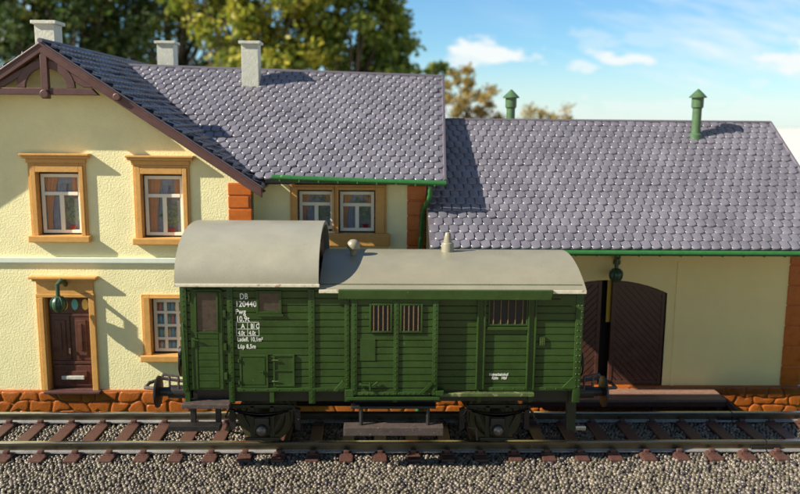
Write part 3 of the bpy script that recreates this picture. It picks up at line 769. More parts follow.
m = MB(); m.box(sx1 - .015, sx1 + .03, YB + .04, YB + .3, zb_ + .03, wz); m.build('quoin', ORANGE, shed)
m = MB(); m.box(hx1 + .06, sx1 + .1, YB - .07, YB + .3, GZ - .02, zb_ + .02, b=.03); fieldstones(m, hx1 + .07, sx1 + .09, YB - .07, zb_ - .72, zb_ + .01, 6)
m.build('plinth', STONE, shed)

# ================================================================== LOADING PLATFORM
zpf = zb_ - .03
ypf = YB - .08
# front edge from photograph row 399
d = ray(660, 399.5); tt = (zpf - CAM_LOC.z) / d.z; yfr = (CAM_LOC + d * tt).y
plx0, plx1 = X(520, 390, 3.0), at(713, 386, ypf).x
pl = thing('loading_platform', 'low brown plank loading platform in front of the shed door', 'platform', ((plx0 + plx1) / 2, (ypf + yfr) / 2, GZ))
m = MB(); nb = 7
for k in range(nb):
    ya = yfr + (ypf - yfr) * k / nb; yb = yfr + (ypf - yfr) * (k + 1) / nb
    m.box(plx0, plx1 + .0, ya + .008, yb - .008, zpf - .07, zpf + random.uniform(-.004, .004), b=.01)
m.build('deck', BOARD, pl)
m = MB(); m.box(plx0, plx1, yfr + .02, yfr + .1, zpf - .19, zpf - .071, b=.01); m.build('edge_beam', BROWN, pl)
k = 0
for xx in np.linspace(plx0 + .1, plx1 - .1, 4):
    m = MB(); m.box(xx - .07, xx + .07, yfr + .12, yfr + .26, GZ, zpf - .071, b=.01); m.build('leg', BROWN, pl)
rmp = MB(); rmp.prism([(plx1 + .002, zpf), (plx1 + .95, GZ + .02), (plx1 + .95, GZ), (plx1 + .6, GZ), (plx1 + .002, zpf - .14)], yfr, ypf - .02, 'y'); rmp.build('ramp', BROWN, pl, bevel=.01)

# ================================================================== FREIGHT VAN
YS = -1.45
wx0, wx1 = X(183, 340, YS), X(580.5, 340, YS)
van = thing('railway_van', 'green plank-sided guard van with grey arched roof standing on the rails', 'railway wagon', ((wx0 + wx1) / 2, 0, 0))
def SX(px): return X(px, 340, YS)
def SZ(py, px=380): return Z(px, py, YS)
zb0, zt0_ = SZ(390.5), SZ(284)
zbot = zb0
# body core with plank profile both sides
def planks(z0, z1, ph=.133, d=.026, y=YS):
    n = max(1, int(round((z1 - z0) / ph))); h = (z1 - z0) / n; pr = []
    for k in range(n):
        a, b_ = z0 + k * h, z0 + (k + 1) * h
        pr += [(y + d, a), (y + d, a + .006), (y + .0, a + .013), (y + .0, b_ - .010), (y + d, b_ - .004)]
    pr.append((y + d, z1)); return pr
pr = planks(zbot, zt0_)
m = MB(); loop = pr + [(-yy, zz) for yy, zz in reversed(pr)]
m.prism(loop, wx0 + .01, wx1 - .01, 'x')
body = m.build('body', WG, van)
yf = YS
def rivets(m, x, z0, z1, y, step=.088, r=.0145):
    n = max(1, int(abs(z1 - z0) / step))
    for k in range(n + 1): m.dot(x, y, z0 + (z1 - z0) * k / n, r)
def strip(x0, x1, z0, z1, t=.028, riv=True, name='rib', step=.088):
    m = MB(); m.box(x0, x1, yf - t, yf + .02, z0, z1, b=.006)
    if riv: rivets(m, (x0 + x1) / 2, z0 + .04, z1 - .04, yf - t, step)
    return m
# corner posts & ribs
ribs = [(181.5, 188, 284, 391), (228, 233.8, 284, 403), (308.5, 315, 289, 403), (344.5, 349.5, 297, 401)]
for (a, b_, c, d_) in ribs:
    strip(SX(a), SX(b_), SZ(d_), SZ(c)).build('rib', WG, van)
for (a, b_, c, d_) in [(574.5, 582, 290, 402)]:
    m = strip(SX(a), SX(b_), SZ(d_, 580), SZ(c, 580), t=.03, riv=False)
    rivets(m, SX(577), SZ(386), SZ(292), yf - .03, .11, .016); rivets(m, SX(580.5), SZ(386), SZ(292), yf - .03, .11, .016)
    # gusset plates
    m.prism([(SX(553), SZ(295)), (SX(576), SZ(295)), (SX(576), SZ(309))], yf - .012, yf + .01, 'y')
    m.prism([(SX(563), SZ(388)), (SX(574), SZ(377)), (SX(577), SZ(377)), (SX(577), SZ(388))], yf - .035, yf + .01, 'y')
    m.build('corner_post', WG, van)
# U-shaped twin stanchions
for (a, b_, c) in [(476.5, 485, 297), (527, 535.5, 297)]:
    m = MB(); x0_, x1_ = SX(a), SX(b_)
    m.box(x0_, x0_ + .03, yf - .05, yf + .02, SZ(388.5, 500), SZ(c, 500), b=.006); m.box(x1_ - .03, x1_, yf - .05, yf + .02, SZ(388.5, 500), SZ(c, 500), b=.006)
    m.box(x0_ + .03, x1_ - .03, yf - .012, yf + .02, SZ(388.5, 500), SZ(c, 500)); rivets(m, (x0_ + x1_) / 2, SZ(386), SZ(330), yf - .012, .11, .012)
    m.build('stanchion', WG, van)
# bottom riveted angle
def rail_strip(pxa, pxb, pya, pyb, t, n, name, M=WG):
    m = MB(); m.box(SX(pxa), SX(pxb), yf - t, yf + .02, SZ(pyb), SZ(pya), b=.006)
    for k in range(n): m.dot(SX(pxa) + (SX(pxb) - SX(pxa)) * (k + .5) / n, yf - t, (SZ(pya) + SZ(pyb)) / 2, .014)
    return m.build(name, M, van)
rail_strip(236.3, 344, 387.2, 391, .03, 9, 'sill_angle')
rail_strip(488, 574, 386.6, 390.3, .022, 8, 'sill_angle')
for px in (269, 393, 437.5, 478, 530):
    m = MB(); m.box(SX(px), SX(px + 4.5), yf - .02, yf + .1, SZ(402), SZ(390.5), b=.005); m.build('bracket', WG, van)
m = MB(); m.box(SX(183.5), SX(188.5), yf - .02, yf + .1, SZ(402), SZ(390.5), b=.005); m.build('bracket', WG, van)
# left end door
dx0, dx1, dz0, dz1 = SX(191.5), SX(224.5), SZ(389), SZ(290)
m = MB(); t_ = .02
pts = [(dx0, dz0), (dx1, dz0), (dx1, dz1 - .08), (dx1 - .02, dz1 - .03), (dx1 - .07, dz1), (dx0 + .07, dz1), (dx0 + .02, dz1 - .03), (dx0, dz1 - .08)]
m.prism(pts, yf - t_, yf + .012, 'y')
gx0_, gx1_, gz0_, gz1_ = SX(195), SX(218), SZ(330.5), SZ(293.5)
px0, px1 = SX(198.5), SX(219)
zz = dz0 + .03; top_p = SZ(332); npl = 8; ph = (top_p - zz) / npl
for k in range(npl): m.box(px0, px1, yf - t_ - .014, yf - t_ + .001, zz + k * ph + .006, zz + (k + 1) * ph - .006, b=.008)
m.box(px0 - .05, px0 - .012, yf - t_ - .02, yf - t_ + .001, dz0 + .01, gz1_ + .02, b=.006); m.box(px1 + .012, px1 + .07, yf - t_ - .02, yf - t_ + .001, dz0 + .01, gz1_ + .02, b=.006)
m.box(px0 - .01, px1 + .01, yf - t_ - .024, yf - t_ + .001, SZ(333), SZ(331), b=.005)
vd = m.build('end_door', WG, van)
m = MB(); m.box(px0 - .008, px1 - .02, yf - t_ - .006, yf - t_ + .01, gz0_, gz1_); m.build('pane', DGLASS, vd)
m = MB()                                                                # window frame and drip moulding
for (a, b_, c, e) in ((px0 - .03, px0 - .008, gz0_ - .01, gz1_ + .02), (px1 - .02, px1 + .01, gz0_ - .01, gz1_ + .02), (px0 - .03, px1 + .01, gz1_, gz1_ + .03)):
    m.box(a, b_, yf - t_ - .035, yf - t_, c, e, b=.006)
m.tube([(dx0 - .01, yf - .03, dz1 - .20), (dx0 - .005, yf - .035, dz1 - .06), (dx0 + .05, yf - .035, dz1 + .005), (dx1 - .05, yf - .035, dz1 + .005), (dx1 + .005, yf - .035, dz1 - .05)], .016, 6)
m.build('door_moulding', WG, vd)
m = MB()
for py in (312, 345, 374): m.box(SX(223.8), SX(227), yf - .05, yf, SZ(py + 5), SZ(py - 2), b=.006); m.build('hinge', WG, vd); m = MB()
m.box(SX(192), SX(196), yf - .055, yf - .02, SZ(347), SZ(337), b=.008); m.tube([(SX(193), yf - .06, SZ(339)), (SX(199.5), yf - .07, SZ(339.5))], .014, 6)
m.build('handle', WG, vd)
m = MB(); m.tube([(SX(183.5), yf - .02, SZ(323)), (SX(184.5), yf - .07, SZ(328)), (SX(186.5), yf - .07, SZ(384)), (SX(187.5), yf - .02, SZ(388))], .016, 6)
m.build('grab_rail', WG, van)
# small square window
def sq_window(a, b_, c, d_, bars=0, fr=.045, M=DGLASS, nm='window', proud=.03):
    x0_, x1_, z0_, z1_ = SX(a), SX(b_), SZ(d_, (a + b_) / 2), SZ(c, (a + b_) / 2)
    m = MB(); y0_ = yf - proud
    m.box(x0_, x0_ + fr, y0_, yf + .01, z0_, z1_, b=.008); m.box(x1_ - fr, x1_, y0_, yf + .01, z0_, z1_, b=.008)
    m.box(x0_ + fr, x1_ - fr, y0_, yf + .01, z0_, z0_ + fr, b=.008); m.box(x0_ + fr, x1_ - fr, y0_, yf + .01, z1_ - fr, z1_, b=.008)
    f_ = m.build(nm, WG, van)
    m = MB(); m.box(x0_ + fr - .005, x1_ - fr + .005, yf - .004, yf + .012, z0_ + fr - .005, z1_ - fr + .005); m.build('pane', M, f_)
    if bars:
        m = MB()
        for k in range(bars):
            xx = x0_ + fr + (x1_ - x0_ - 2 * fr) * (k + .5) / bars; m.tube([(xx, yf - .018, z0_ + fr), (xx, yf - .018, z1_ - fr)], .011, 6)
        m.build('grille_bars', GRILLE, f_)
    return f_
sw = sq_window(257, 282.5, 290.5, 313.5, 0)
m = MB(); m.box(SX(259), SX(284), yf - .03, yf, SZ(316.5), SZ(313.8), b=.006); m.build('window_ledge', WG, sw)
# hatches
def hatch(a, b_, c, d_, split):
    x0_, x1_, z0_, z1_ = SX(a), SX(b_), SZ(d_, 265), SZ(c, 265)
    m = MB(); m.box(x0_, x1_, yf - .02, yf + .01, z0_, z1_, b=.008); f = .035
    for (p, q, r_, s_) in ((x0_, x0_ + f, z0_, z1_), (x1_ - f, x1_, z0_, z1_), (x0_ + f, x1_ - f, z0_, z0_ + f), (x0_ + f, x1_ - f, z1_ - f, z1_)):
        m.box(p, q, yf - .036, yf - .019, r_, s_, b=.006)
    zm = (z0_ + z1_) / 2
    if split: m.box(x0_ + f, x1_ - f, yf - .036, yf - .019, zm - .012, zm + .012, b=.004)
    else: m.box(x0_ + f + .02, x1_ - f - .02, yf - .03, yf - .019, z0_ + f + .02, z1_ - f - .02, b=.006)
    h = m.build('hatch_door', WG, van)
    m = MB()
    for zz in (z0_ + .10, z1_ - .10):
        if split: m.tube([(x0_ - .02, yf - .045, zz), (x0_ + .09, yf - .045, zz)], .012, 6)
        else: m.tube([(x0_ - .012, yf - .04, zz - .03), (x0_ - .012, yf - .04, zz + .03)], .018, 6)
    m.build('hinge', WORN if split else WG, h)
    if not split:
        m = MB(); m.tube([(x1_ - .16, yf - .05, zm), (x1_ - .05, yf - .05, zm)], .012, 6); m.tube([(x1_ - .09, yf - .055, zm - .06), (x1_ - .09, yf - .055, zm + .03)], .011, 6); m.build('handle', WG, h)
hatch(239.5, 268, 354.5, 387, False); hatch(273, 294.5, 354, 386, True)
# sliding door
yf = YS - .085
sx0, sx1_, sz0, sz1 = SX(351), SX(437), SZ(392.5), SZ(297)
m = MB(); pr = planks(sz0, sz1, .125, .026, yf - .045); m.prism(pr + [(YS + .03, sz1), (YS + .03, sz0)], sx0, sx1_, 'x'); sd = m.build('sliding_door', WG, van)
def dstrip(a, b_, z0_, z1_, rv=True, step=.082):
    m = MB(); m.box(SX(a), SX(b_), yf - .068, yf - .03, z0_, z1_, b=.006)
    if rv: rivets(m, (SX(a) + SX(b_)) / 2, z0_ + .03, z1_ - .03, yf - .068, step, .015)
    return m
m = dstrip(352, 357.5, sz0, sz1); q = dstrip(393.5, 398.5, sz0, sz1); m.add(q.v, q.f, 0, False); q = dstrip(432, 437.5, sz0, sz1); m.add(q.v, q.f, 0, False)
m.box(sx0 + .12, sx1_ - .12, yf - .066, yf - .03, sz0, sz0 + .06, b=.006)
for k in range(14): m.dot(SX(363) + (SX(430) - SX(363)) * k / 13, yf - .066, sz0 + .03, .015); 
for k in range(24): m.dot(SX(356) + (SX(434) - SX(356)) * k / 23, yf - .05, sz1 - .02, .008)
m.prism([(SX(421), SZ(389)), (SX(431), SZ(379)), (SX(433), SZ(381)), (SX(424), SZ(390))], yf - .085, yf - .06, 'y')
m.prism([(SX(334), SZ(388)), (SX(343), SZ(378)), (SX(345), SZ(380)), (SX(337), SZ(389))], yf - .06, yf - .0, 'y')
m.build('door_frame', WG, sd)
def door_window(a, b_):
    x0_, x1_, z0_, z1_ = SX(a), SX(b_), SZ(330.5), SZ(301.5); fr = .035; y0_ = yf - .075; m = MB()
    m.box(x0_, x0_ + fr, y0_, yf - .04, z0_, z1_, b=.008); m.box(x1_ - fr, x1_, y0_, yf - .04, z0_, z1_, b=.008)
    m.box(x0_ + fr, x1_ - fr, y0_, yf - .04, z0_, z0_ + fr, b=.008); m.box(x0_ + fr, x1_ - fr, y0_, yf - .04, z1_ - fr, z1_, b=.008)
    m.box(x0_ + fr, x1_ - fr, yf - .050, yf - .043, z0_ + fr, z1_ - fr, mi=1)
    for k in range(4):
        xx = x0_ + fr + (x1_ - x0_ - 2 * fr) * (k + .5) / 4; m.tube([(xx, yf - .062, z0_ + fr), (xx, yf - .062, z1_ - fr)], .012, 6, mi=2)
    m.build('barred_window', [WG, DARK, GRILLE], sd)
door_window(369.5, 392); door_window(399.5, 422)
m = MB(); m.box(SX(360.5), SX(375.5), yf - .056, yf - .04, SZ(358.5), SZ(336.5), b=.004); m.build('notice_plate', WG, sd)
m = MB(); m.tube([(SX(359), yf - .08, SZ(382)), (SX(373), yf - .085, SZ(382.5)), (SX(378), yf - .085, SZ(379))], .018, 8); m.tube([(SX(370), yf - .09, SZ(379)), (SX(370.5), yf - .095, SZ(387))], .016, 6); m.dot(SX(361), yf - .07, SZ(381.5), .03)
m.build('handle', WG, sd)
yf = YS
# door track cover board under the roof and lower rail
m = MB(); m.prism([(SX(339), SZ(297)), (SX(547.5), SZ(297.5)), (SX(549.5), SZ(288)), (SX(339), SZ(288))], yf - .19, yf + .01, 'y'); m.build('door_track_cover', WG, van, bevel=.008)
m = MB(); m.box(SX(346), SX(440), yf - .17, yf, SZ(397), SZ(394), b=.008); m.box(SX(436), SX(444), yf - .16, yf, SZ(393), SZ(388), b=.01); m.box(SX(345), SX(354), yf - .16, yf, SZ(394), SZ(387), b=.01); m.build('lower_door_rail', WG, van)
m = MB(); m.box(SX(440.2), SX(535), yf - .12, yf, SZ(394.5, 490), SZ(391.3, 490), b=.008); m.build('running_ledge', WORN, van)
# right barred window, placard holder
bw_ = sq_window(487.5, 527, 297.5, 325.5, 5, fr=.03, M=DARK)
m = MB(); m.box(SX(487), SX(527), yf - .045, yf, SZ(329.5, 507), SZ(326.5, 507), b=.006); m.build('window_ledge', WG, bw_)
m = MB(); m.box(SX(539), SX(545), yf - .03, yf, SZ(345.5, 540), SZ(336.5, 540), b=.006)
for k in range(3): m.box(SX(540 + k * 1.7), SX(540.8 + k * 1.7), yf - .036, yf - .029, SZ(344, 540), SZ(338, 540), mi=1)
m.build('placard_holder', [WG, WORN], van)
# lettering
def text(s, px, py, h_px, wsc=1.0, align='LEFT'):
    cu = bpy.data.curves.new('lettering', 'FONT'); cu.body = s; cu.align_x = align; cu.size = h_px / 57 * 1.34; cu.space_character = 1.05; cu.offset = .0015; cu.extrude = .0015
    tmp = bpy.data.objects.new('lettering', cu); COL.objects.link(tmp); bpy.context.view_layer.update()
    me = bpy.data.meshes.new_from_object(tmp.evaluated_get(bpy.context.evaluated_depsgraph_get())); bpy.data.objects.remove(tmp)
    me.materials.clear(); me.materials.append(LETTER); o = bpy.data.objects.new('lettering', me); COL.objects.link(o); o.parent = van
    o.location = Vector((SX(px + 1.6 if px < 300 else px), yf - .004, SZ(py, px))) - van.location; o.rotation_euler = (R(90), 0, 0); o.scale = (wsc * .88, 1, 1); return o
text('DB', 239, 299, 6.2, .85); text('120440', 234.5, 306.6, 6.2, .92); text('Pwg', 234.5, 314, 5.6, .92); text('10,9t', 235, 321.3, 5.8, .9)
text('A', 239.8, 328.3, 5.2, .9); text('B', 249.3, 328.3, 5.2, .85); text('C', 254.6, 328.3, 5.2, .85)
text('4,0t', 236.8, 335, 4.8, .72); text('4,0t', 247.6, 335, 4.8, .72)
text('Ladefl. 10,1m²', 235.8, 341.2, 4.6, .78); text('Lüp 8,5m', 236, 348.3, 4.6, .85)
text('Heimatbahnhof', 490, 375.6, 3.1, .82); text('Köln', 492.6, 379.2, 3.1, .95); text('Hbf', 502.6, 379.2, 3.1, .95)
m = MB(); lw = .007
fx0, fx1, fz0, fz1 = SX(236.6), SX(259.4), SZ(336, 245), SZ(321.9, 245); fzm = (fz0 + fz1) / 2
for (a, b_, c, d_) in ((fx0, fx1, fz1 - lw, fz1), (fx0, fx1, fz0, fz0 + lw), (fx0, fx1, fzm - lw / 2, fzm + lw / 2), (fx0, fx0 + lw, fz0, fz1), (fx1 - lw, fx1, fz0, fz1), (SX(247.7), SX(247.7) + lw, fz0, fz1), (SX(254.2), SX(254.2) + lw, fzm, fz1)):
    m.add([(a, yf - .0045, c), (b_, yf - .0045, c), (b_, yf - .0045, d_), (a, yf - .0045, d_)], [(0, 1, 2, 3)])
m.build('load_table', LETTER, van)
# ---- roofs
def arc_profile(hw_, z0, z1, n=28, p=2.0):
    pts = []
    for k in range(n + 1):
        a = math.pi * k / n; c, s_ = -math.cos(a), math.sin(a)
        pts.append((hw_ * math.copysign(abs(c) ** (2 / p), c), z0 + (z1 - z0) * abs(s_) ** (2 / p)))
    return pts
ze_v = SZ(288.3); zc_v = Z(450, 250.5, 0.1)
def shallow(hw_, z0, rise_, n=24):
    RR = (hw_ * hw_ + rise_ * rise_) / (2 * rise_)
    return [(-hw_ + 2 * hw_ * k / n, z0 + rise_ - RR + math.sqrt(RR * RR - (hw_ - 2 * hw_ * k / n) ** 2)) for k in range(n + 1)]
HWR = 1.56
prf = shallow(HWR, ze_v, zc_v - ze_v)
rx0, rx1 = X(322, 288, -HWR), X(586.5, 291, -HWR)
m = MB(); inner = [(y, z - .05) for y, z in reversed(prf)]
m.prism(prf + inner, rx0 - .05, rx1, 'x', smooth=False)
o = m.build('roof', ROOFM, van)
for p_ in o.data.polygons: p_.use_smooth = abs(p_.normal.x) < .5
o.data.set_sharp_from_angle(angle=R(35))
m = MB(); m.box(X(319, 288, -HWR), rx1 + .004, -HWR - .012, -HWR + .01, ze_v - .065, ze_v - .003, b=.008); m.build('roof_edge', LIP, o)
# raised barrel roof
bz0 = SZ(283.5); bz1 = Z(260, 222.3, -.05)
cx0, cx1 = X(174, 284, -1.58), X(318.5, 281, -1.56)
prf = arc_profile(1.57, bz0, bz1, 40, 2.25)
inner = arc_profile(1.50, bz0, bz1 - .07, 40, 2.25)[::-1]
m = MB(); m.prism(prf + inner, cx0, cx1, 'x')
bo = m.build('raised_roof', ROOFLIT, van)
for p_ in bo.data.polygons: p_.use_smooth = abs(p_.normal.x) < .5
bo.data.set_sharp_from_angle(angle=R(35))
m = MB(); m.box(cx0 + .0, cx1 + .02, -1.585, -1.555, bz0 - .045, bz0 + .01, b=.01); m.build('roof_edge', LIP, bo)
# end wall of raised part facing along the low roof, with two lookout windows
yy = lambda k: 1.49 * k
end = arc_profile(1.49, bz0 - .1, bz1 - .075, 32, 2.25)
holes = []
for s_ in (-1, 1):
    ca, cz = s_ * .62, (zc_v + bz1) / 2 - .03
    holes.append([(ca + .36 * math.cos(a), cz + .17 * math.sin(a)) for a in np.linspace(0, 2 * math.pi, 18, endpoint=False)])
bm = bmesh.new(); es = []
for lp in [end] + holes:
    vs = [bm.verts.new((cx1 - .10, p[0], p[1])) for p in lp]; es += [bm.edges.new((vs[i], vs[(i + 1) % len(vs)])) for i in range(len(vs))]
bmesh.ops.triangle_fill(bm, use_beauty=True, edges=es, normal=(1, 0, 0)); bm.verts.index_update()
m = MB(); m.add([v.co[:] for v in bm.verts], [[v.index for v in f.verts] for f in bm.faces]); bm.free()
m.prism(end, cx0 + .12, cx0 + .16, 'x')
m.build('lookout_wall', BROWN, bo)
m = MB(); m.box(cx1 - .16, cx1 - .14, -1.05, 1.05, zc_v - .3, bz1 - .22); m.build('lookout_pane', DARK, bo)
m = MB(); m.box(cx0 + .15, SX(236), -1.40, 1.40, zt0_ - .02, zt0_ + .25); m.build('roof_core', BROWN, van)
# ventilators
p = at(353.5, 252, -.35); m = MB(); m.lathe((p.x, -.35, p.z - .06), [(.06, -.15), (.06, .06), (.075, .10), (.115, .13), (.125, .19), (.105, .25), (.06, .29), (.01, .30)], 16); m.build('roof_ventilator', ROOFM, o)
p = at(447.5, 252, .0); m = MB(); m.lathe((p.x, .0, p.z), [(.12, -.2), (.12, .16), (.11, .18), (.085, .19), (.07, .28), (.055, .36), (.04, .38)], 16); m.build('stove_chimney', ROOFM, o)
# ---- underframe
m = MB(); m.box(wx0 + .02, wx1 - .02, -1.25, -1.15, SZ(405), zbot - .005, b=.01); m.box(wx0 + .02, wx1 - .02, 1.15, 1.25, SZ(405), zbot - .005, b=.01)
m.box(wx0 + .03, wx1 - .03, -1.15, 1.15, zbot - .12, zbot - .006)
m.box(wx0 - .0, wx0 + .12, -1.3, 1.3, zbot - .32, zbot - .004, b=.01); m.box(wx1 - .12, wx1 + .0, -1.3, 1.3, zbot - .32, zbot - .004, b=.01)
m.build('underframe', WGD, van)
def axle(px):
    cx = X(px, 425, -1.1); zt = Z(px, 406, -1.15); zl = Z(px, 438.5, -1.12)
    a = MB(); yg = -1.12
    wgl = lambda q: cx + q / 53.0
    for q in (-9.5, 9.5):
        a.box(wgl(q - 2.2), wgl(q + 2.2), yg + .0, yg + .06, zl, zt, b=.01)
    for s_ in (-1, 1):
        a.prism([(wgl(s_ * 27), zt), (wgl(s_ * 23), zt), (wgl(s_ * 9), zl + .10), (wgl(s_ * 10), zl + .04)], yg + .01, yg + .05, 'y')
    a.box(wgl(-31), wgl(31), yg + .0, yg + .07, zt - .05, zt + .01, b=.01)
    a.box(wgl(-17), wgl(17), yg - .03, yg + .02, zl - .02, zl + .03, b=.01)
    ax = a.build('axle_guard', WGD, van)
    s = MB()
    for k in range(5):
        L = 31 - k * 5; pts = [(wgl(q * L / 4), yg - .06, zt - .03 - .028 * k - .10 * (1 - (q / 4) ** 2) * L / 31) for q in range(-4, 5)]
        for i in range(8):
            p0, p1 = pts[i], pts[i + 1]; s.prism([(p0[0], p0[2]), (p1[0], p1[2]), (p1[0], p1[2] - .024), (p0[0], p0[2] - .024)], yg - .10, yg - .02, 'y')
    s.tube([(wgl(29), yg - .07, zt + .02), (wgl(36), yg - .07, zt - .22)], .02, 6); s.tube([(wgl(-29), yg - .07, zt + .02), (wgl(-35), yg - .07, zt - .2)], .02, 6)
    for q in ((30, .02), (33, -.10), (36, -.22), (-30, .02), (-34, -.18)): s.dot(wgl(q[0]), yg - .10, zt + q[1], .03)
    s.build('leaf_spring', BLACK, ax)
    h = MB(); hz = Z(px, 431, -1.25)
    h.lathe((cx, -1.12, hz), [(.15, 0), (.15, -.05), (.11, -.07), (.10, -.12)], 18, 'y'); h.box(cx - .13, cx + .13, -1.2, -1.05, hz - .1, hz + .22, b=.02)
    hub = h.build('axle_box', BLACK, ax)
    h = MB(); h.lathe((cx, -1.24, hz), [(.085, 0), (.085, -.02), (.06, -.04), (.02, -.05)], 14, 'y'); h.build('axle_cap', CAPM, hub)
    for sy in (-1, 1):
        wz_ = .48; wx = cx
        w_ = MB(); w_.lathe((wx, sy * .76, wz_), [(r_, -sy * h_) for r_, h_ in [(.10, -.08), (.13, -.07), (.17, -.02), (.36, .0), (.385, -.06), (.475, -.06), (.48, .045), (.52, .05), (.525, .075), (.38, .075), (.36, .04), (.10, .05)]], 40, 'y')
        w_.build('wheel', WHEELM, van)
    w_ = MB(); w_.tube([(cx, -1.08, .48), (cx, 1.08, .48)], .07, 10); w_.build('axle', BLACK, van)
    for s_ in (-1, 1):
        b2 = MB(); b2.prism([(cx + s_ * .56, .65), (cx + s_ * .66, .62), (cx + s_ * .66, .22), (cx + s_ * .56, .25)], -.78, -.66, 'y')
        b2.build('brake_shoe', BLACK, van)
axle(262.5); axle(497)
# tanks / brake gear between the axles
m = MB(); m.tube([(-1.6, .2, .55), (-.4, .2, .55)], .2, 16); m.tube([(-1.9, -.2, .35), (2.2, -.2, .35)], .03, 6); m.build('brake_cylinder', BLACK, van)
m = MB(); m.tube([(X(468, 428, -1.2), -1.2, Z(468, 427, -1.2)), (X(476, 428, -1.2), -1.2, Z(475, 428, -1.2)), (X(477, 440, -1.2), -1.2, Z(477, 440, -1.2))], .02, 6); m.build('rodding', RUSTY, van)
# step boards
def step_board(a, b_, pt, pb, Y, dpt, M=RUSTY, nm='step_board'):
    m = MB(); m.box(X(a, pb, Y), X(b_, pb, Y), Y, Y + dpt, Z((a + b_) / 2, pb, Y), Z((a + b_) / 2, pt, Y), b=.012); return m.build(nm, M, van)
s1 = step_board(351, 436, 406.5, 409, -1.50, .28, BLACK)
m = MB(); m.box(SX(352), SX(436), -1.28, -1.24, SZ(406.5), SZ(396)); m.build('valance', BLACK, van)
s2 = step_board(343.5, 443.5, 427.5, 436, -1.62, .26)
for px in (361, 428):
    xx = X(px, 418, -1.5); m = MB(); m.tube([(xx, -1.45, Z(px, 407, -1.5)), (xx, -1.5, Z(px, 430, -1.5))], .035, 8); m.build('step_hanger', BLACK, van)
s3 = step_board(181.5, 229.5, 404.5, 409, -1.62, .32)
s4 = step_board(168, 220, 426, 431.5, -1.66, .22, BLACK)
for px in (190, 215):
    m = MB(); m.box(X(px, 415, -1.5), X(px + 5.5, 415, -1.5), -1.48, -1.40, Z(px, 427, -1.5), Z(px, 408, -1.5), b=.01); m.build('step_hanger', BLACK, van)
m = MB(); m.box(SX(186), SX(229), -1.3, -1.26, SZ(404), SZ(391)); m.build('valance', BLACK, van)
# buffers: four
def buffer(xe, sgn, y):
    z = Z(175, 391.5, -.9); m = MB()
    m.lathe((xe, y, z), [(.15, 0), (.15, sgn * .06), (.125, sgn * .07), (.12, sgn * .42), (.085, sgn * .43), (.085, sgn * .60)], 18, 'x'); b_ = m.build('buffer', BLACK, van)
    m = MB(); m.lathe((xe, y, z), [(.09, sgn * .57), (.29, sgn * .60), (.295, sgn * .63), (.22, sgn * .66), (.02, sgn * .675)], 24, 'x'); m.build('buffer_head', BLACK, b_)
for y in (-.9, .9): buffer(wx0 - .0, -1, y); buffer(wx1 + .0, 1, y)
# shunter's grab handles and couplings
for (xe, s_) in ((wx0, -1), (wx1, 1)):
    m = MB(); z = zbot + .02
    m.tube([(xe - s_ * .0, -1.15, z - .12), (xe + s_ * .18, -1.15, z - .10), (xe + s_ * .18, -1.15, z + .14), (xe + s_ * .45, -1.15, z + .18), (xe + s_ * .47, -1.12, z + .14)], .028, 6)
    m.tube([(xe + s_ * .34, -1.15, z + .17), (xe + s_ * .34, -1.15, z - .05)], .024, 6); m.build('grab_handle', RUSTY, van)
    m = MB(); zc = .82
    m.box(xe + s_ * .0, xe + s_ * .35, -.08, .08, zc - .06, zc + .06, b=.02)
    m.tube([(xe + s_ * .3, -.25, zc), (xe + s_ * .85, -.30, zc + .06), (xe + s_ * 1.08, -.15, zc + .02), (xe + s_ * 1.08, .15, zc + .02), (xe + s_ * .85, .30, zc + .06), (xe + s_ * .3, .25, zc)], .035, 8)
    m.tube([(xe + s_ * .3, -.25, zc), (xe + s_ * .1, 0, zc), (xe + s_ * .3, .25, zc)], .035, 8); m.build('coupling_loop', RUSTY, van)
m = MB(); p = at(181, 352, -1.0); m.lathe((p.x, -1.0, p.z), [(.02, -.05), (.11, -.03), (.12, .02), (.03, .05), (.03, .2)], 14, 'x'); m.build('end_lamp_iron', BLACK, van)
m = MB(); p = at(570, 415, -1.0); m.box(p.x - .08, p.x + .1, -1.05, -.95, Z(570, 430, -1), Z(570, 402, -1), b=.02); m.build('coupler_pocket', WGD, van)
m = MB(); p = at(577, 428, -.9); m.box(p.x - .04, p.x + .16, -.95, -.85, p.z - .03, p.z + .05, b=.02); m.build('coupler_hook', STEEL, van)

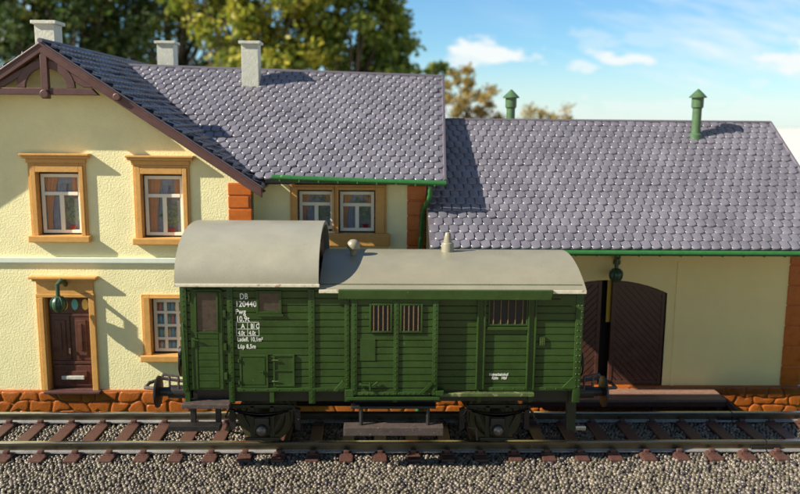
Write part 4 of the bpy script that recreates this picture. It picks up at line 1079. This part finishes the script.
# ================================================================== TREES
def leaf_mat(name, cols):
    m = bpy.data.materials.new(name); m.use_nodes = True; n = m.node_tree.nodes; l = m.node_tree.links; p = n['Principled BSDF']; p.inputs['Roughness'].default_value = .5
    gi = n.new('ShaderNodeNewGeometry'); t = n.new('ShaderNodeTexCoord'); ns = n.new('ShaderNodeTexNoise'); ns.inputs['Scale'].default_value = .35; ns.inputs['Detail'].default_value = 3; l.new(t.outputs['Object'], ns.inputs['Vector'])
    mr = n.new('ShaderNodeMapRange'); mr.inputs[1].default_value = .3; mr.inputs[2].default_value = .7; l.new(ns.outputs[0], mr.inputs[0])
    ad = n.new('ShaderNodeMath'); ad.operation = 'MULTIPLY_ADD'; l.new(gi.outputs['Random Per Island'], ad.inputs[0]); ad.inputs[1].default_value = .5
    q = n.new('ShaderNodeMath'); q.operation = 'MULTIPLY'; l.new(mr.outputs[0], q.inputs[0]); q.inputs[1].default_value = .6; l.new(q.outputs[0], ad.inputs[2])
    cr = n.new('ShaderNodeValToRGB'); l.new(ad.outputs[0], cr.inputs[0]); e = cr.color_ramp.elements
    e[0].color = (*cols[0], 1); e[1].color = (*cols[-1], 1)
    for i, c in enumerate(cols[1:-1]): k = e.new((i + 1) / (len(cols) - 1)); k.color = (*c, 1)
    l.new(cr.outputs[0], p.inputs['Base Color'])
    tr_ = n.new('ShaderNodeBsdfTranslucent'); l.new(cr.outputs[0], tr_.inputs[0]); mxs = n.new('ShaderNodeMixShader'); mxs.inputs[0].default_value = .4
    l.new(p.outputs[0], mxs.inputs[1]); l.new(tr_.outputs[0], mxs.inputs[2]); l.new(mxs.outputs[0], n['Material Output'].inputs[0])
    return m
L_DARK = leaf_mat('leaf_dark', [(.015, .035, .007), (.035, .065, .012), (.06, .10, .015), (.26, .22, .03)])
L_YEL = leaf_mat('leaf_yellow_green', [(.04, .08, .012), (.14, .20, .02), (.36, .34, .035), (.52, .42, .045)])
L_MID = leaf_mat('leaf_mid_green', [(.03, .07, .012), (.09, .15, .02), (.18, .23, .03), (.36, .34, .045)])
L_RUST = leaf_mat('leaf_rust', [(.14, .17, .05), (.30, .26, .08), (.48, .32, .10), (.24, .26, .07)])
def tree(px, Y, rz_px, top_py, bot_py, n_cl, n_leaf, lm, label, seed, leaf=.36, sparse=1.0, group='background trees beyond the station'):
    c_t = at(px, top_py, Y); c_b = at(px, bot_py, Y); D = (Y + 15.1) / 800; rw = rz_px * D
    root = thing('broadleaf_tree', label, 'tree', (c_t.x, Y, GZ), group)
    rng = np.random.default_rng(seed)
    cz = (c_t.z + c_b.z) / 2; rh = (c_t.z - c_b.z) / 2
    cl = []
    while len(cl) < n_cl:
        p = rng.uniform(-1, 1, 3)
        if (p ** 2).sum() < 1 and (p ** 2).sum() > .08: cl.append((c_t.x + p[0] * rw, Y + p[1] * rw * .7, cz + p[2] * rh))
    # trunk and limbs
    m = MB(); base = Vector((c_t.x, Y, GZ)); H = c_t.z - GZ; fork = base + Vector((0, 0, H * .35))
    m.tube([tuple(base), tuple(base + Vector((.1, 0, H * .15))), tuple(fork)], [H * .028, H * .021, H * .017], 9)
    for c in cl[:min(len(cl), 46)]:
        c = Vector(c); mid = fork.lerp(c, .5) + Vector((rng.normal() * .3, rng.normal() * .3, -.03 * H))
        m.tube([tuple(fork), tuple(mid), tuple(c)], [H * .010, H * .005, .02], 5)
    m.build('trunk', BARK, root)
    C = np.array(cl); idx = rng.integers(0, len(cl), n_leaf); cr_ = rw * .175 * sparse
    rad = rng.uniform(.5, 1.25, len(cl)) * cr_
    P = C[idx] + rng.normal(0, 1, (n_leaf, 3)) * rad[idx][:, None] * np.array([.62, .62, .45])
    a = rng.normal(0, 1, (n_leaf, 3)); a /= np.linalg.norm(a, axis=1, keepdims=True); b_ = np.cross(a, rng.normal(0, 1, (n_leaf, 3))); b_ /= np.linalg.norm(b_, axis=1, keepdims=True)
    s_ = rng.uniform(.6, 1.2, (n_leaf, 1)) * leaf
    V = np.stack([P - a * s_, P + b_ * s_ * .55, P + a * s_, P - b_ * s_ * .55], 1).reshape(-1, 3) - np.array(root.location)
    me = bpy.data.meshes.new('crown'); me.vertices.add(len(V)); me.vertices.foreach_set('co', V.ravel().astype(np.float32))
    me.loops.add(len(V)); me.loops.foreach_set('vertex_index', np.arange(len(V), dtype=np.int32)); me.polygons.add(n_leaf)
    me.polygons.foreach_set('loop_start', np.arange(0, len(V), 4, dtype=np.int32)); me.polygons.foreach_set('loop_total', np.full(n_leaf, 4, dtype=np.int32)); me.update(); me.validate()
    me.materials.append(lm); o = bpy.data.objects.new('crown', me); COL.objects.link(o); o.parent = root
tree(60, 62, 105, -110, 110, 80, 19000, L_DARK, 'dark green tree behind the gable at the far left', 11)
tree(165, 70, 75, -95, 100, 34, 7000, L_DARK, 'dark tree with gaps of sky behind the middle chimney', 12)
tree(250, 58, 80, -90, 105, 62, 14500, L_YEL, 'tall yellow green tree behind the tallest roof chimney', 13)
tree(348, 60, 66, -60, 120, 66, 15500, L_MID, 'mid green tree behind the right half of the house ridge', 14)
tree(430, 75, 20, 55, 115, 22, 3000, L_MID, 'small thin green tree beside the house roof end', 15, leaf=.28)
tree(470, 72, 32, 66, 150, 44, 5200, L_RUST, 'rust brown autumn tree between house roof and green vent', 16, leaf=.24)
tree(548, 80, 32, 101, 160, 30, 2600, L_RUST, 'low brown autumn tree just right of the first vent', 17, leaf=.22)
